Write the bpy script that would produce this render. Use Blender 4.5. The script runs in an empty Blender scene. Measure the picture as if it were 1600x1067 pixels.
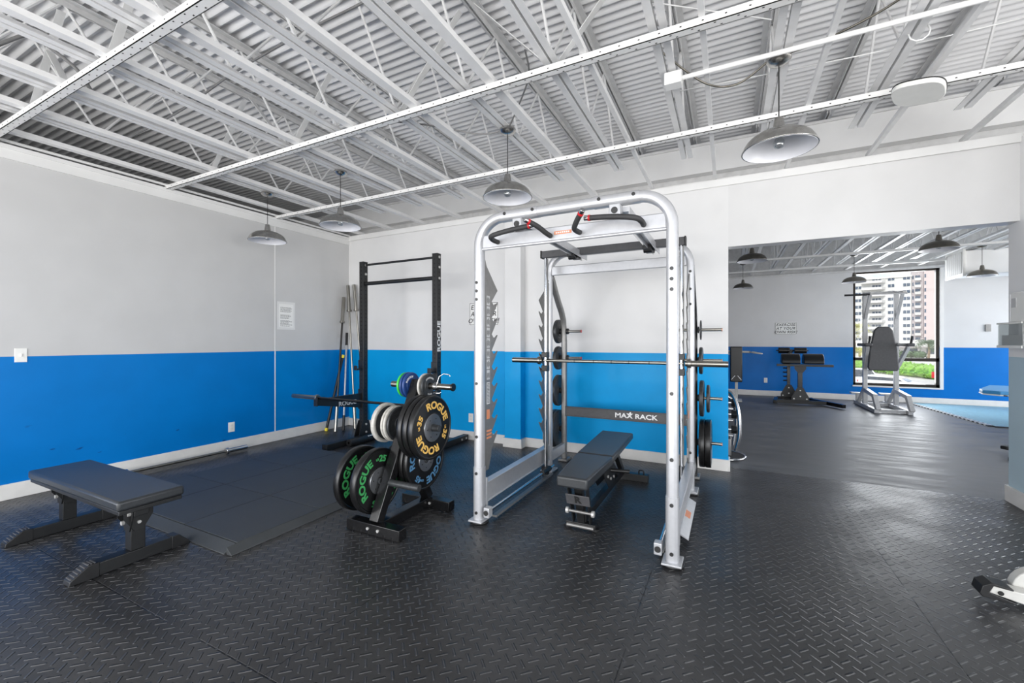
import bpy, bmesh, math, random
from mathutils import Vector, Matrix
random.seed(7)
S = bpy.context.scene
C = S.collection
PI = math.pi

# ------------------------------------------------------------------ camera
cam_d = bpy.data.cameras.new('camera'); cam = bpy.data.objects.new('camera', cam_d); C.objects.link(cam)
YAW = math.atan(338 / 667.0)
cam.location = (0, 0, 1.3)
cam.rotation_euler = (PI / 2, 0, YAW)
cam_d.sensor_fit = 'HORIZONTAL'; cam_d.sensor_width = 36.0
cam_d.lens = 36.0 * 667.0 / 1600.0
cam_d.clip_end = 600; cam_d.clip_start = 0.05
S.camera = cam
S.view_settings.view_transform = 'Standard'; S.view_settings.look = 'None'
S.view_settings.exposure = 0.38; S.view_settings.gamma = 1.0; S.view_settings.use_curve_mapping = False

# ------------------------------------------------------------------ world: pale sky with soft clouds
W = bpy.data.worlds.new('sky'); S.world = W; W.use_nodes = True
wn, wl = W.node_tree.nodes, W.node_tree.links
bg = wn['Background']
tc = wn.new('ShaderNodeTexCoord'); sep = wn.new('ShaderNodeSeparateXYZ'); wl.new(tc.outputs['Generated'], sep.inputs[0])
nz = wn.new('ShaderNodeTexNoise'); nz.inputs['Scale'].default_value = 5; nz.inputs['Detail'].default_value = 6
wl.new(tc.outputs['Generated'], nz.inputs['Vector'])
cr = wn.new('ShaderNodeValToRGB'); cr.color_ramp.elements[0].position = 0.42; cr.color_ramp.elements[1].position = 0.6
cr.color_ramp.elements[0].color = (0.60, 0.74, 0.95, 1); cr.color_ramp.elements[1].color = (0.95, 0.97, 1, 1)
wl.new(nz.outputs['Fac'], cr.inputs[0])
gr = wn.new('ShaderNodeValToRGB'); gr.color_ramp.elements[0].position = 0.0; gr.color_ramp.elements[1].position = 0.05
gr.color_ramp.elements[0].color = (0, 0, 0, 1)
wl.new(sep.outputs['Z'], gr.inputs[0])
mx = wn.new('ShaderNodeMix'); mx.data_type = 'RGBA'
wl.new(gr.outputs[0], mx.inputs[0]); mx.inputs[6].default_value = (0.95, 0.92, 0.88, 1); wl.new(cr.outputs[0], mx.inputs[7])
wl.new(mx.outputs[2], bg.inputs['Color']); bg.inputs['Strength'].default_value = 1.25

# ------------------------------------------------------------------ sun and daylight through the windows, plus one added fill
def lamp(name, typ, loc, rot, energy, **k):
    d = bpy.data.lights.new(name, typ); d.energy = energy
    for a, b in k.items(): setattr(d, a, b)
    o = bpy.data.objects.new(name, d); C.objects.link(o); o.location = loc; o.rotation_euler = rot; return o
lamp('sun', 'SUN', (0, -20, 30), (math.radians(52), 0, math.radians(-25)), 2.3, angle=0.02, color=(1, .96, .9))
lamp('daylight_front_windows', 'AREA', (-0.4, -3.4, 1.35), (math.radians(112), 0, 0), 330, shape='RECTANGLE', size=8.5, size_y=2.6, color=(1, .99, .98))
lamp('daylight_right_window', 'AREA', (4.6, 0.6, 1.3), (math.radians(110), 0, math.radians(90)), 130, shape='RECTANGLE', size=4.0, size_y=2.2, color=(.98, .99, 1))
lamp('fill_left', 'AREA', (-5.1, -2.1, 1.4), (math.radians(100), 0, math.radians(-72)), 120, shape='RECTANGLE', size=2.6, size_y=2.2, color=(1, .99, .98))  # added fill that brightens the partition and evens out the walls
lamp('daylight_far_room_window', 'AREA', (7.8, 8.6, 1.6), (math.radians(104), 0, math.radians(90)), 190, shape='RECTANGLE', size=5.0, size_y=2.4, color=(.97, .98, 1))
lamp('daylight_far_window', 'AREA', (3.16, 12.3, 1.6), (math.radians(-90), 0, 0), 75, shape='RECTANGLE', size=1.3, size_y=2.4, color=(.97, .98, 1))

# ------------------------------------------------------------------ materials
def lin(c):
    c = c / 255.0
    return c / 12.92 if c <= 0.04045 else ((c + 0.055) / 1.055) ** 2.4
def rgb(r, g, b): return (lin(r), lin(g), lin(b), 1)
def mat(name, col, rough=0.5, metal=0.0, var=0.06, nscale=18.0, bump=0.0, bscale=120.0, coat=0.0, emis=None, spec=None):
    m = bpy.data.materials.new(name); m.use_nodes = True
    n, l = m.node_tree.nodes, m.node_tree.links; b = n['Principled BSDF']
    b.inputs['Roughness'].default_value = rough; b.inputs['Metallic'].default_value = metal
    if coat: b.inputs['Coat Weight'].default_value = coat; b.inputs['Coat Roughness'].default_value = 0.08
    if spec is not None: b.inputs['Specular IOR Level'].default_value = spec
    c = rgb(*col); t = n.new('ShaderNodeTexCoord')
    z = n.new('ShaderNodeTexNoise'); z.inputs['Scale'].default_value = nscale; z.inputs['Detail'].default_value = 4
    l.new(t.outputs['Object'], z.inputs['Vector'])
    r = n.new('ShaderNodeValToRGB'); r.color_ramp.elements[0].position = .3; r.color_ramp.elements[1].position = .7
    r.color_ramp.elements[0].color = tuple(x * (1 - var) for x in c[:3]) + (1,)
    r.color_ramp.elements[1].color = tuple(min(1, x * (1 + var)) for x in c[:3]) + (1,)
    l.new(z.outputs['Fac'], r.inputs[0]); l.new(r.outputs[0], b.inputs['Base Color'])
    if bump:
        z2 = n.new('ShaderNodeTexNoise'); z2.inputs['Scale'].default_value = bscale; z2.inputs['Detail'].default_value = 3
        l.new(t.outputs['Object'], z2.inputs['Vector'])
        bp = n.new('ShaderNodeBump'); bp.inputs['Strength'].default_value = bump; bp.inputs['Distance'].default_value = 0.002
        l.new(z2.outputs['Fac'], bp.inputs['Height']); l.new(bp.outputs[0], b.inputs['Normal'])
    if emis:
        b.inputs['Emission Color'].default_value = rgb(*col); b.inputs['Emission Strength'].default_value = emis
    return m
class NT:
    def __init__(s, m): s.n, s.l = m.node_tree.nodes, m.node_tree.links
    def math(s, op, a, b=None, c=None, clamp=False):
        o = s.n.new('ShaderNodeMath'); o.operation = op; o.use_clamp = clamp
        for i, v in enumerate((a, b, c)):
            if v is None: continue
            if isinstance(v, (int, float)): o.inputs[i].default_value = v
            else: s.l.new(v, o.inputs[i])
        return o.outputs[0]
    def mapr(s, v, a, b, c=0.0, d=1.0):
        o = s.n.new('ShaderNodeMapRange'); o.interpolation_type = 'SMOOTHSTEP'
        s.l.new(v, o.inputs[0])
        for i, q in enumerate((a, b, c, d)): o.inputs[i + 1].default_value = q
        return o.outputs[0]
    def mix(s, f, a, b):
        o = s.n.new('ShaderNodeMix'); o.data_type = 'RGBA'
        if isinstance(f, (int, float)): o.inputs[0].default_value = f
        else: s.l.new(f, o.inputs[0])
        for i, v in ((6, a), (7, b)):
            if isinstance(v, tuple): o.inputs[i].default_value = v
            else: s.l.new(v, o.inputs[i])
        return o.outputs[2]
    def noise(s, vec, scale, detail=4):
        o = s.n.new('ShaderNodeTexNoise'); o.inputs['Scale'].default_value = scale; o.inputs['Detail'].default_value = detail
        s.l.new(vec, o.inputs['Vector']); return o.outputs['Fac']
def pos(nt):
    t = nt.n.new('ShaderNodeNewGeometry'); sp = nt.n.new('ShaderNodeSeparateXYZ'); nt.l.new(t.outputs['Position'], sp.inputs[0])
    return t.outputs['Position'], sp.outputs

def diamond_floor():
    m = bpy.data.materials.new('diamond_rubber'); m.use_nodes = True
    t = NT(m); b = t.n['Principled BSDF']; P, (x, y, z) = pos(t)
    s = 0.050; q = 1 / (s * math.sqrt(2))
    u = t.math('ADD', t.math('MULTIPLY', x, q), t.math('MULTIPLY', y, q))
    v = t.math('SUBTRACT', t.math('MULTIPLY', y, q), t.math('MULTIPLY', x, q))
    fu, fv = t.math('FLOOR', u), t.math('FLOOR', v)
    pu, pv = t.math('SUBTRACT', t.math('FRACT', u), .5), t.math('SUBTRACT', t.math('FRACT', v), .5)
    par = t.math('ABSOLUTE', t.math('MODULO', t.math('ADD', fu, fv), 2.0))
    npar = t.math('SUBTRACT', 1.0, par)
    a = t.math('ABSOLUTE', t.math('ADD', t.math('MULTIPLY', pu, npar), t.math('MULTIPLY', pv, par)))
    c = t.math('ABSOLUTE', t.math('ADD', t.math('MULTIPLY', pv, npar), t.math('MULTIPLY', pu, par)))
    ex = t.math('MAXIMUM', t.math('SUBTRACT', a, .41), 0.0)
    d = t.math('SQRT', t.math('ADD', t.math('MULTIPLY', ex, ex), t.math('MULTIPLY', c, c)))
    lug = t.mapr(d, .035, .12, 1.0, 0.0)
    # seams between the 4 x 6 ft mats
    def seam(co, off, per, w):
        f = t.math('FRACT', t.math('DIVIDE', t.math('SUBTRACT', co, off - per / 2), per))
        dd = t.math('MULTIPLY', t.math('ABSOLUTE', t.math('SUBTRACT', f, .5)), per)
        return t.mapr(dd, w, w * 1.6, 1.0, 0.0)
    wob = t.math('MULTIPLY', t.math('SUBTRACT', t.noise(P, 1.3, 2), .5), 0.012)
    sx = seam(t.math('ADD', x, wob), .83, 1.22, .0019); sy = seam(t.math('ADD', y, wob), 1.045, 1.83, .0024)
    fade = t.mapr(t.noise(P, 1.7, 3), .40, .52)
    sm = t.math('MULTIPLY', t.math('MAXIMUM', sx, sy), fade)
    h = t.math('SUBTRACT', lug, t.math('MULTIPLY', sm, 1.3))
    grain = t.noise(P, 420, 2)
    bp1 = t.n.new('ShaderNodeBump'); bp1.inputs['Strength'].default_value = .12; bp1.inputs['Distance'].default_value = .0015
    t.l.new(grain, bp1.inputs['Height'])
    bp = t.n.new('ShaderNodeBump'); bp.inputs['Strength'].default_value = 1.0; bp.inputs['Distance'].default_value = .008
    t.l.new(h, bp.inputs['Height']); t.l.new(bp1.outputs[0], bp.inputs['Normal']); t.l.new(bp.outputs[0], b.inputs['Normal'])
    base = t.mix(t.mapr(t.noise(P, 2.2, 5), .3, .7), rgb(40, 40, 41), rgb(52, 52, 53))
    base = t.mix(t.math('MULTIPLY', lug, .55), base, rgb(70, 70, 71))  # lug tops coloured lighter to stand for light catching their edges
    base = t.mix(t.math('MULTIPLY', t.mapr(grain, .62, .75), .35), base, rgb(120, 120, 122))
    base = t.mix(sm, base, rgb(8, 8, 9))
    t.l.new(base, b.inputs['Base Color'])
    t.l.new(t.mapr(t.noise(P, 3.1, 4), .3, .7, .30, .42), b.inputs['Roughness'])
    return m
def smooth_floor():
    m = bpy.data.materials.new('smooth_rubber'); m.use_nodes = True
    t = NT(m); b = t.n['Principled BSDF']; P, (x, y, z) = pos(t)
    mp = t.n.new('ShaderNodeMapping'); mp.inputs['Scale'].default_value = (1, 5, 1); mp.inputs['Rotation'].default_value = (0, 0, .5); t.l.new(P, mp.inputs[0])
    n1 = t.noise(mp.outputs[0], 2.0, 6)
    t.l.new(t.mix(t.mapr(n1, .35, .65), rgb(78, 80, 83), rgb(104, 105, 108)), b.inputs['Base Color'])
    t.l.new(t.mapr(n1, .3, .7, .40, .55), b.inputs['Roughness'])
    return m
def wall_mat(name, white, blue, stripe=1.175, rough=.35, panel=None, wob=True, scuff=False):
    m = bpy.data.materials.new(name); m.use_nodes = True
    t = NT(m); b = t.n['Principled BSDF']; P, (x, y, z) = pos(t)
    n1 = t.noise(P, 3.0, 5)
    wcol = t.mix(t.mapr(n1, .3, .7), tuple(c * .96 for c in rgb(*white)[:3]) + (1,), rgb(*white))
    bcol = t.mix(t.mapr(n1, .3, .7), tuple(c * .93 for c in rgb(*blue)[:3]) + (1,), rgb(*blue))
    if scuff:
        mp = t.n.new('ShaderNodeMapping'); mp.inputs['Scale'].default_value = (1, 1, 2.6); t.l.new(P, mp.inputs[0])
        sc = t.mapr(t.noise(mp.outputs[0], 9.0, 3), .70, .735)
        low = t.mapr(z, .35, .75, 1.0, 0.0)
        bcol = t.mix(t.math('MULTIPLY', t.math('MULTIPLY', sc, low), .75), bcol, rgb(18, 52, 110))
    k = t.mapr(z, stripe - .002, stripe + .002)
    t.l.new(t.mix(k, bcol, wcol), b.inputs['Base Color'])
    b.inputs['Roughness'].default_value = rough; b.inputs['Specular IOR Level'].default_value = .16
    bp = t.n.new('ShaderNodeBump'); bp.inputs['Strength'].default_value = .12; bp.inputs['Distance'].default_value = .004
    t.l.new(t.noise(P, 6, 6), bp.inputs['Height']); t.l.new(bp.outputs[0], b.inputs['Normal'])
    if panel:
        b.inputs['Coat Weight'].default_value = panel; b.inputs['Coat Roughness'].default_value = .09
    return m

M = dict(
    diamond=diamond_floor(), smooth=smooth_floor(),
    wall=wall_mat('painted_wall', (200, 200, 200), (0, 118, 198), scuff=True),
    wallp=wall_mat('panelled_wall', (224, 224, 224), (0, 158, 226), rough=.45, panel=.05),
    wallfar=wall_mat('far_wall', (214, 214, 215), (0, 112, 196), scuff=True),
    walll=wall_mat('sheeted_left_wall', (206, 206, 206), (0, 128, 206), rough=.35, panel=.15),
    wallh=wall_mat('header_wall', (219, 219, 219), (0, 132, 210)),
    wallr=wall_mat('pale_partition', (244, 244, 244), (192, 214, 224)),
    white=mat('white_paint', (226, 226, 225), .45, var=.03, nscale=4),
    gloss=mat('white_gloss_sheet', (222, 222, 222), .22, var=.04, nscale=3, coat=.5),
    bb=mat('baseboard_paint', (226, 224, 220), .4, var=.05, nscale=8),
    deck=mat('deck_paint', (224, 224, 225), .5, var=.06, nscale=3),
    steel=mat('joist_paint', (218, 218, 218), .45, var=.05, nscale=9),
    steelg=mat('top_chord_paint', (206, 206, 206), .45, var=.08, nscale=14),
    chan=mat('channel_paint', (222, 222, 221), .4, var=.03, nscale=10),
    hole=mat('hole_black', (22, 22, 22), .8),
    cable=mat('grey_cable', (120, 120, 120), .45), cordk=mat('black_cord', (24, 24, 24), .5),
    nickel=mat('brushed_nickel', (184, 182, 178), .27, 1.0, var=.10, nscale=40),
    darknickel=mat('dark_nickel', (128, 124, 116), .3, 1.0, var=.1, nscale=30),
    enamel=mat('white_enamel', (214, 215, 220), .3, var=.02),
    bulb=mat('bulb_glass', (225, 225, 222), .08, coat=.5, var=.02),
    black=mat('black_powder_coat', (23, 24, 25), .42, var=.2, nscale=60, bump=.15, bscale=500),
    blackg=mat('black_gloss_steel', (20, 20, 21), .22, var=.2, nscale=30),
    rubber=mat('black_rubber', (22, 22, 23), .45, var=.2, nscale=25),
    bumper=mat('bumper_rubber', (17, 17, 18), .33, var=.25, nscale=12),
    vinyl=mat('black_vinyl', (42, 45, 48), .34, var=.12, nscale=90, bump=.25, bscale=700),
    vinylk=mat('black_vinyl_far', (18, 18, 18), .36, var=.1, nscale=50),
    greyvinyl=mat('grey_vinyl', (74, 74, 76), .5, var=.1, nscale=30),
    tile=mat('tile_rubber', (56, 59, 61), .5, var=.10, nscale=7, bump=.3, bscale=900),
    silver=mat('silver_frame', (188, 189, 192), .32, .45, var=.04, nscale=30),
    silverd=mat('steel_plate', (135, 134, 132), .38, .55, var=.08, nscale=30),
    chrome=mat('chrome', (205, 206, 208), .13, 1.0, var=.03),
    barsteel=mat('bar_steel', (150, 147, 140), .28, 1.0, var=.12, nscale=200),
    bardark=mat('dark_bar_steel', (70, 68, 66), .34, 1.0, var=.12, nscale=200),
    hub=mat('steel_hub', (150, 152, 155), .3, .9, var=.06),
    bolt=mat('zinc_bolt', (196, 195, 192), .35, .4), boltd=mat('dark_bolt', (62, 62, 62), .35, .6),
    iron=mat('worn_iron', (58, 60, 62), .42, .4, var=.3, nscale=40),
    ironw=mat('grey_painted_iron', (188, 185, 178), .5, .1, var=.15, nscale=40),
    grip=mat('foam_grip', (48, 48, 49), .65, var=.1),
    red=mat('red_band', (190, 34, 40), .4), gold=mat('gold_lettering', (222, 178, 92), .5, var=.03),
    green=mat('green_lettering', (58, 150, 84), .5, var=.03), bluel=mat('blue_lettering', (76, 122, 158), .5, var=.03),
    gplate=mat('green_urethane', (60, 190, 66), .4), bplate=mat('blue_urethane', (30, 62, 120), .4),
    wl=mat('white_lettering', (232, 232, 232), .5, var=.02), kl=mat('black_lettering', (28, 28, 30), .6, var=.02),
    yellow=mat('yellow_cap', (238, 214, 50), .5), paper=mat('paper', (240, 240, 238), .6, var=.01),
    plastic=mat('white_plastic', (236, 236, 232), .35, var=.02),
    bronze=mat('dark_bronze', (44, 38, 33), .35, .5), label=mat('label_silver', (196, 196, 196), .4, var=.05),
    orange=mat('orange_label', (206, 132, 96), .5),
    whitemetal=mat('white_machine_paint', (190, 189, 184), .35, var=.06, nscale=25),
    towerp=mat('grey_white_paint', (188, 188, 188), .35, var=.08, nscale=25),
    bluetop=mat('blue_top', (70, 150, 205), .4), rug=mat('pale_blue_mat', (134, 176, 192), .5, var=.12, nscale=20, bump=.5, bscale=60),
)
def clear(name, tint=(1, 1, 1), refl=.07, rough=.02):
    m = bpy.data.materials.new(name); m.use_nodes = True; n, l = m.node_tree.nodes, m.node_tree.links
    n.remove(n['Principled BSDF']); o = n['Material Output']
    a = n.new('ShaderNodeBsdfTransparent'); a.inputs[0].default_value = tint + (1,)
    g = n.new('ShaderNodeBsdfGlossy'); g.inputs['Roughness'].default_value = rough
    x = n.new('ShaderNodeMixShader'); x.inputs[0].default_value = refl
    l.new(a.outputs[0], x.inputs[1]); l.new(g.outputs[0], x.inputs[2]); l.new(x.outputs[0], o.inputs[0]); return m
M['glass'] = clear('window_glass', (.97, .98, .98), .05)
M['acrylic'] = clear('clear_acrylic', (.86, .88, .88), .25, .1)

# ------------------------------------------------------------------ mesh building
class MB:
    def __init__(s): s.v = []; s.f = []
    def add(s, vs, fs):
        o = len(s.v); s.v += [Vector(p) for p in vs]; s.f += [tuple(i + o for i in f) for f in fs]; return s
    def box(s, x0, x1, y0, y1, z0, z1, R=None, c=None):
        vs = [Vector((x, y, z)) for z in (z0, z1) for y in (y0, y1) for x in (x0, x1)]
        if R is not None:
            c = Vector(c) if c is not None else Vector(((x0 + x1) / 2, (y0 + y1) / 2, (z0 + z1) / 2))
            vs = [R @ (p - c) + c for p in vs]
        return s.add(vs, [(0, 2, 3, 1), (4, 5, 7, 6), (0, 1, 5, 4), (2, 6, 7, 3), (0, 4, 6, 2), (1, 3, 7, 5)])
    def beam(s, a, b, w, h, up=(0, 0, 1)):       # rectangular bar a->b, w across, h along up
        a, b = Vector(a), Vector(b); d = (b - a).normalized(); up = Vector(up)
        if abs(d.dot(up)) > .98: up = Vector((0, 1, 0))
        sx = d.cross(up).normalized(); uz = sx.cross(d).normalized()
        vs = [p + sx * i * w / 2 + uz * j * h / 2 for p in (a, b) for (i, j) in ((-1, -1), (1, -1), (1, 1), (-1, 1))]
        return s.add(vs, [(3, 2, 1, 0), (4, 5, 6, 7), (0, 1, 5, 4), (1, 2, 6, 5), (2, 3, 7, 6), (3, 0, 4, 7)])
    def cyl(s, a, b, r, n=16, r2=None): return s.tube([a, b], r, n, r2)
    def tube(s, pts, r, n=10, r2=None, squash=None, upv=None):
        pts = [Vector(p) for p in pts]; k = len(pts); rings = []
        ref = Vector(upv) if upv else None
        for i, p in enumerate(pts):
            d = (pts[min(i + 1, k - 1)] - pts[max(i - 1, 0)]).normalized()
            if ref is None or abs(d.dot(ref)) > .97:
                ref = Vector((0, 0, 1)) if abs(d.z) < .9 else Vector((1, 0, 0))
            a = d.cross(ref).normalized(); b = a.cross(d).normalized()
            if not upv: ref = b
            rr = r if r2 is None else r + (r2 - r) * i / (k - 1)
            sx, sy = (rr, rr) if squash is None else (rr * squash[0], rr * squash[1])
            rings.append([p + a * math.cos(2 * PI * j / n) * sx + b * math.sin(2 * PI * j / n) * sy for j in range(n)])
        vs = [q for g in rings for q in g]; fs = []
        for i in range(k - 1):
            for j in range(n): fs.append((i * n + j, i * n + (j + 1) % n, (i + 1) * n + (j + 1) % n, (i + 1) * n + j))
        fs.append(tuple(range(n))[::-1]); fs.append(tuple((k - 1) * n + j for j in range(n)))
        return s.add(vs, fs)
    def rtube(s, pts, w, h, cr, upv):            # rounded-rectangle tube swept along pts
        pts = [Vector(p) for p in pts]; k = len(pts); prof = []
        for (cx, cy, a0) in ((w/2-cr, h/2-cr, 0), (-w/2+cr, h/2-cr, 90), (-w/2+cr, -h/2+cr, 180), (w/2-cr, -h/2+cr, 270)):
            for t in range(4): a = math.radians(a0 + t * 30); prof.append((cx + cr*math.cos(a), cy + cr*math.sin(a)))
        n = len(prof); vs = []; fs = []
        for i, p in enumerate(pts):
            d = (pts[min(i + 1, k - 1)] - pts[max(i - 1, 0)]).normalized(); up = Vector(upv)
            a = d.cross(up).normalized()
            vs += [p + a * x + up * y for x, y in prof]
        for i in range(k - 1):
            for j in range(n): fs.append((i*n+j, i*n+(j+1) % n, (i+1)*n+(j+1) % n, (i+1)*n+j))
        fs.append(tuple(range(n))[::-1]); fs.append(tuple((k-1)*n+j for j in range(n)))
        return s.add(vs, fs)
    def lathe(s, prof, c, axis='Z', n=40, closed=False):   # prof: (r, h)
        c = Vector(c); vs = []; fs = []; k = len(prof)
        for r, h in prof:
            for j in range(n):
                a = 2 * PI * j / n; x, y = r * math.cos(a), r * math.sin(a)
                vs.append(c + (Vector((x, y, h)) if axis == 'Z' else Vector((h, x, y)) if axis == 'X' else Vector((y, h, x))))
        for i in range(k - 1 if not closed else k):
            i2 = (i + 1) % k
            for j in range(n): fs.append((i * n + j, i * n + (j + 1) % n, i2 * n + (j + 1) % n, i2 * n + j))
        if not closed:
            if prof[0][0] > 1e-5: fs.append(tuple(range(n))[::-1])
            if prof[-1][0] > 1e-5: fs.append(tuple((k - 1) * n + j for j in range(n)))
        return s.add(vs, fs)
    def prism(s, poly, plane, t0, t1):           # poly in plane 'YZ' 'XZ' 'XY', thickness t0..t1 along the rest
        def P(a, b, t): return {'YZ': (t, a, b), 'XZ': (a, t, b), 'XY': (a, b, t)}[plane]
        n = len(poly); vs = [P(a, b, t0) for a, b in poly] + [P(a, b, t1) for a, b in poly]
        fs = [tuple(range(n))[::-1], tuple(range(n, 2 * n))] + [(i, (i + 1) % n, n + (i + 1) % n, n + i) for i in range(n)]
        return s.add(vs, fs)
    def sphere(s, c, r, sc=(1, 1, 1), nu=14, nv=8):
        prof = []; c = Vector(c); vs = []; fs = []
        for i in range(nv + 1):
            a = PI * i / nv
            for j in range(nu):
                b = 2 * PI * j / nu
                vs.append(c + Vector((r * sc[0] * math.sin(a) * math.cos(b), r * sc[1] * math.sin(a) * math.sin(b), r * sc[2] * math.cos(a))))
        for i in range(nv):
            for j in range(nu): fs.append((i * nu + j, (i + 1) * nu + j, (i + 1) * nu + (j + 1) % nu, i * nu + (j + 1) % nu))
        return s.add(vs, fs)
    def rot(s, R, c=(0, 0, 0)):
        c = Vector(c); s.v = [R @ (p - c) + c for p in s.v]; return s

ORG = {}
def org(o):
    p = Vector((0, 0, 0))
    while o is not None: p += ORG.get(o.name, Vector((0, 0, 0))); o = o.parent
    return p
def part(name, mb, m, parent=None, bevel=0.0, sharp=35, loc=None):
    base = org(parent) if parent is not None else (Vector(loc) if loc else Vector((0, 0, 0)))
    me = bpy.data.meshes.new(name)
    me.from_pydata([p - base for p in mb.v], [], mb.f)
    b = bmesh.new(); b.from_mesh(me); bmesh.ops.remove_doubles(b, verts=b.verts, dist=1e-6)
    bmesh.ops.recalc_face_normals(b, faces=b.faces); b.to_mesh(me); b.free()
    me.materials.append(m if not isinstance(m, str) else M[m])
    me.shade_smooth(); me.set_sharp_from_angle(angle=math.radians(sharp))
    o = bpy.data.objects.new(name, me); C.objects.link(o)
    if parent is not None: o.parent = parent
    elif loc: o.location = loc; ORG[o.name] = Vector(loc)
    if bevel:
        md = o.modifiers.new('bevel', 'BEVEL'); md.width = bevel; md.segments = 3; md.limit_method = 'ANGLE'; md.angle_limit = math.radians(40)
        md.harden_normals = False
    return o
def tag(o, label, cat, group=None):
    o['label'] = label; o['category'] = cat
    if group: o['group'] = group
    return o
def thing(name, label, cat, loc=(0, 0, 0), group=None):
    o = bpy.data.objects.new(name, None); C.objects.link(o); o.location = loc; ORG[o.name] = Vector(loc)
    o.empty_display_size = .1
    return tag(o, label, cat, group)
def struct(name, mb, m, bevel=0.0):
    o = part(name, mb, m, None, bevel); o['kind'] = 'structure'; return o
def dup(root, loc, label, rotz=None, group=None):
    r = root.copy(); C.objects.link(r); r.location = loc; r['label'] = label
    if rotz is not None: r.rotation_euler = (0, 0, rotz)
    if group: r['group'] = group
    for ch in list(root.children):
        c = ch.copy(); C.objects.link(c); c.parent = r
        for g in ch.children: d = g.copy(); C.objects.link(d); d.parent = c
    return r
def split(name, mb, m, parent, **k):
    par = list(range(len(mb.v)))
    def fd(i):
        while par[i] != i: par[i] = par[par[i]]; i = par[i]
        return i
    for f in mb.f:
        for j in f[1:]: par[fd(j)] = fd(f[0])
    g = {}
    for f in mb.f: g.setdefault(fd(f[0]), []).append(f)
    for fs in g.values():
        ids = sorted({i for f in fs for i in f}); mp = {i: n for n, i in enumerate(ids)}
        q = MB(); q.v = [mb.v[i] for i in ids]; q.f = [tuple(mp[i] for i in f) for f in fs]; part(name, q, m, parent, **k)
def lbl(o, s): o['label'] = s; return o

_txt = {}
def text_pts(body, size, ext=.001, bold=.012, sx=1.0, spacing=1.0):
    key = (body, size, ext, bold, sx, spacing)
    if key in _txt: return _txt[key]
    cu = bpy.data.curves.new('t', 'FONT'); cu.body = body; cu.size = size; cu.extrude = ext; cu.offset = bold * size
    cu.align_x = 'CENTER'; cu.align_y = 'CENTER'; cu.resolution_u = 3; cu.space_character = spacing; cu.space_line = .85
    ob = bpy.data.objects.new('t', cu); C.objects.link(ob)
    dg = bpy.context.evaluated_depsgraph_get(); me = bpy.data.meshes.new_from_object(ob.evaluated_get(dg))
    r = ([Vector((v.co.x * sx, v.co.y, v.co.z)) for v in me.vertices], [tuple(p.vertices) for p in me.polygons])
    bpy.data.objects.remove(ob); bpy.data.curves.remove(cu); bpy.data.meshes.remove(me)
    _txt[key] = r; return r
def text(mb, body, size, o, ux, uy, **k):       # flat text at o, running along ux, up uy
    vs, fs = text_pts(body, size, **k); o, ux, uy = Vector(o), Vector(ux), Vector(uy); uz = ux.cross(uy)
    mb.add([o + ux * p.x + uy * p.y + uz * p.z for p in vs], fs)
def arc_text(mb, body, size, c, rad, ang, ux, uy, **k):   # letters bent around a circle, centre of word at angle ang (clockwise from top)
    vs, fs = text_pts(body, size, **k); c, ux, uy = Vector(c), Vector(ux), Vector(uy); uz = ux.cross(uy)
    out = []
    for p in vs:
        a = ang + p.x / rad; r = rad + p.y
        out.append(c + ux * (r * math.sin(a)) + uy * (r * math.cos(a)) + uz * p.z)
    mb.add(out, fs)

# ================================================================== THE SETTING
XL, YB = -5.29, 4.80
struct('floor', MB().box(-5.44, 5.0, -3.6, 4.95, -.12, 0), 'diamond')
struct('floor', MB().box(-5.44, 8.2, 4.95, 12.05, -.12, 0), 'smooth')
# corrugated deck
def deck(x0, x1, y0, y1, z, amp=.017, pitch=.078, per=8):
    mb = MB(); n = int((y1 - y0) / pitch * per); vs = []
    for i in range(n + 1):
        y = y0 + (y1 - y0) * i / n; c = math.cos(2 * PI * y / pitch)
        h = z + amp * math.copysign(abs(c) ** .75, c)
        vs += [(x0, y, h), (x1, y, h)]
    fs = [(2 * i, 2 * i + 2, 2 * i + 3, 2 * i + 1) for i in range(n)]
    mb.add(vs, fs)
    mb.box(x0, x1, y0, y1, z + .08, z + .16); return mb
struct('ceiling', deck(-9.0, 8.2, -3.6, 12.3, 3.64), 'deck')
# left wall: plain painted half, then clear-sheeted half towards the corner
SEAM = 3.58
struct('wall_left', MB().box(XL - .15, XL, -3.6, SEAM, 0, 2.88), 'wall')
struct('wall_left', MB().box(XL - .15, XL, SEAM, YB + .15, 0, 2.88), 'walll')
struct('trim_1', MB().box(XL - .002, XL + .004, SEAM - .006, SEAM + .006, .13, 2.86), 'white')
struct('wall_left_baffle', MB().box(-9.0, -8.85, -3.6, 12.3, 2.7, 3.8).box(-8.85, XL - .16, -3.6, 12.3, 2.80, 2.87), 'steelg')  # unseen end wall, and a slab added to stop light leaking from below
struct('trim_2', MB().box(XL - .15, XL + .03, -3.6, YB, 2.88, 2.915).box(XL, XL + .018, -3.6, YB, 2.80, 2.88), 'white')
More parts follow.
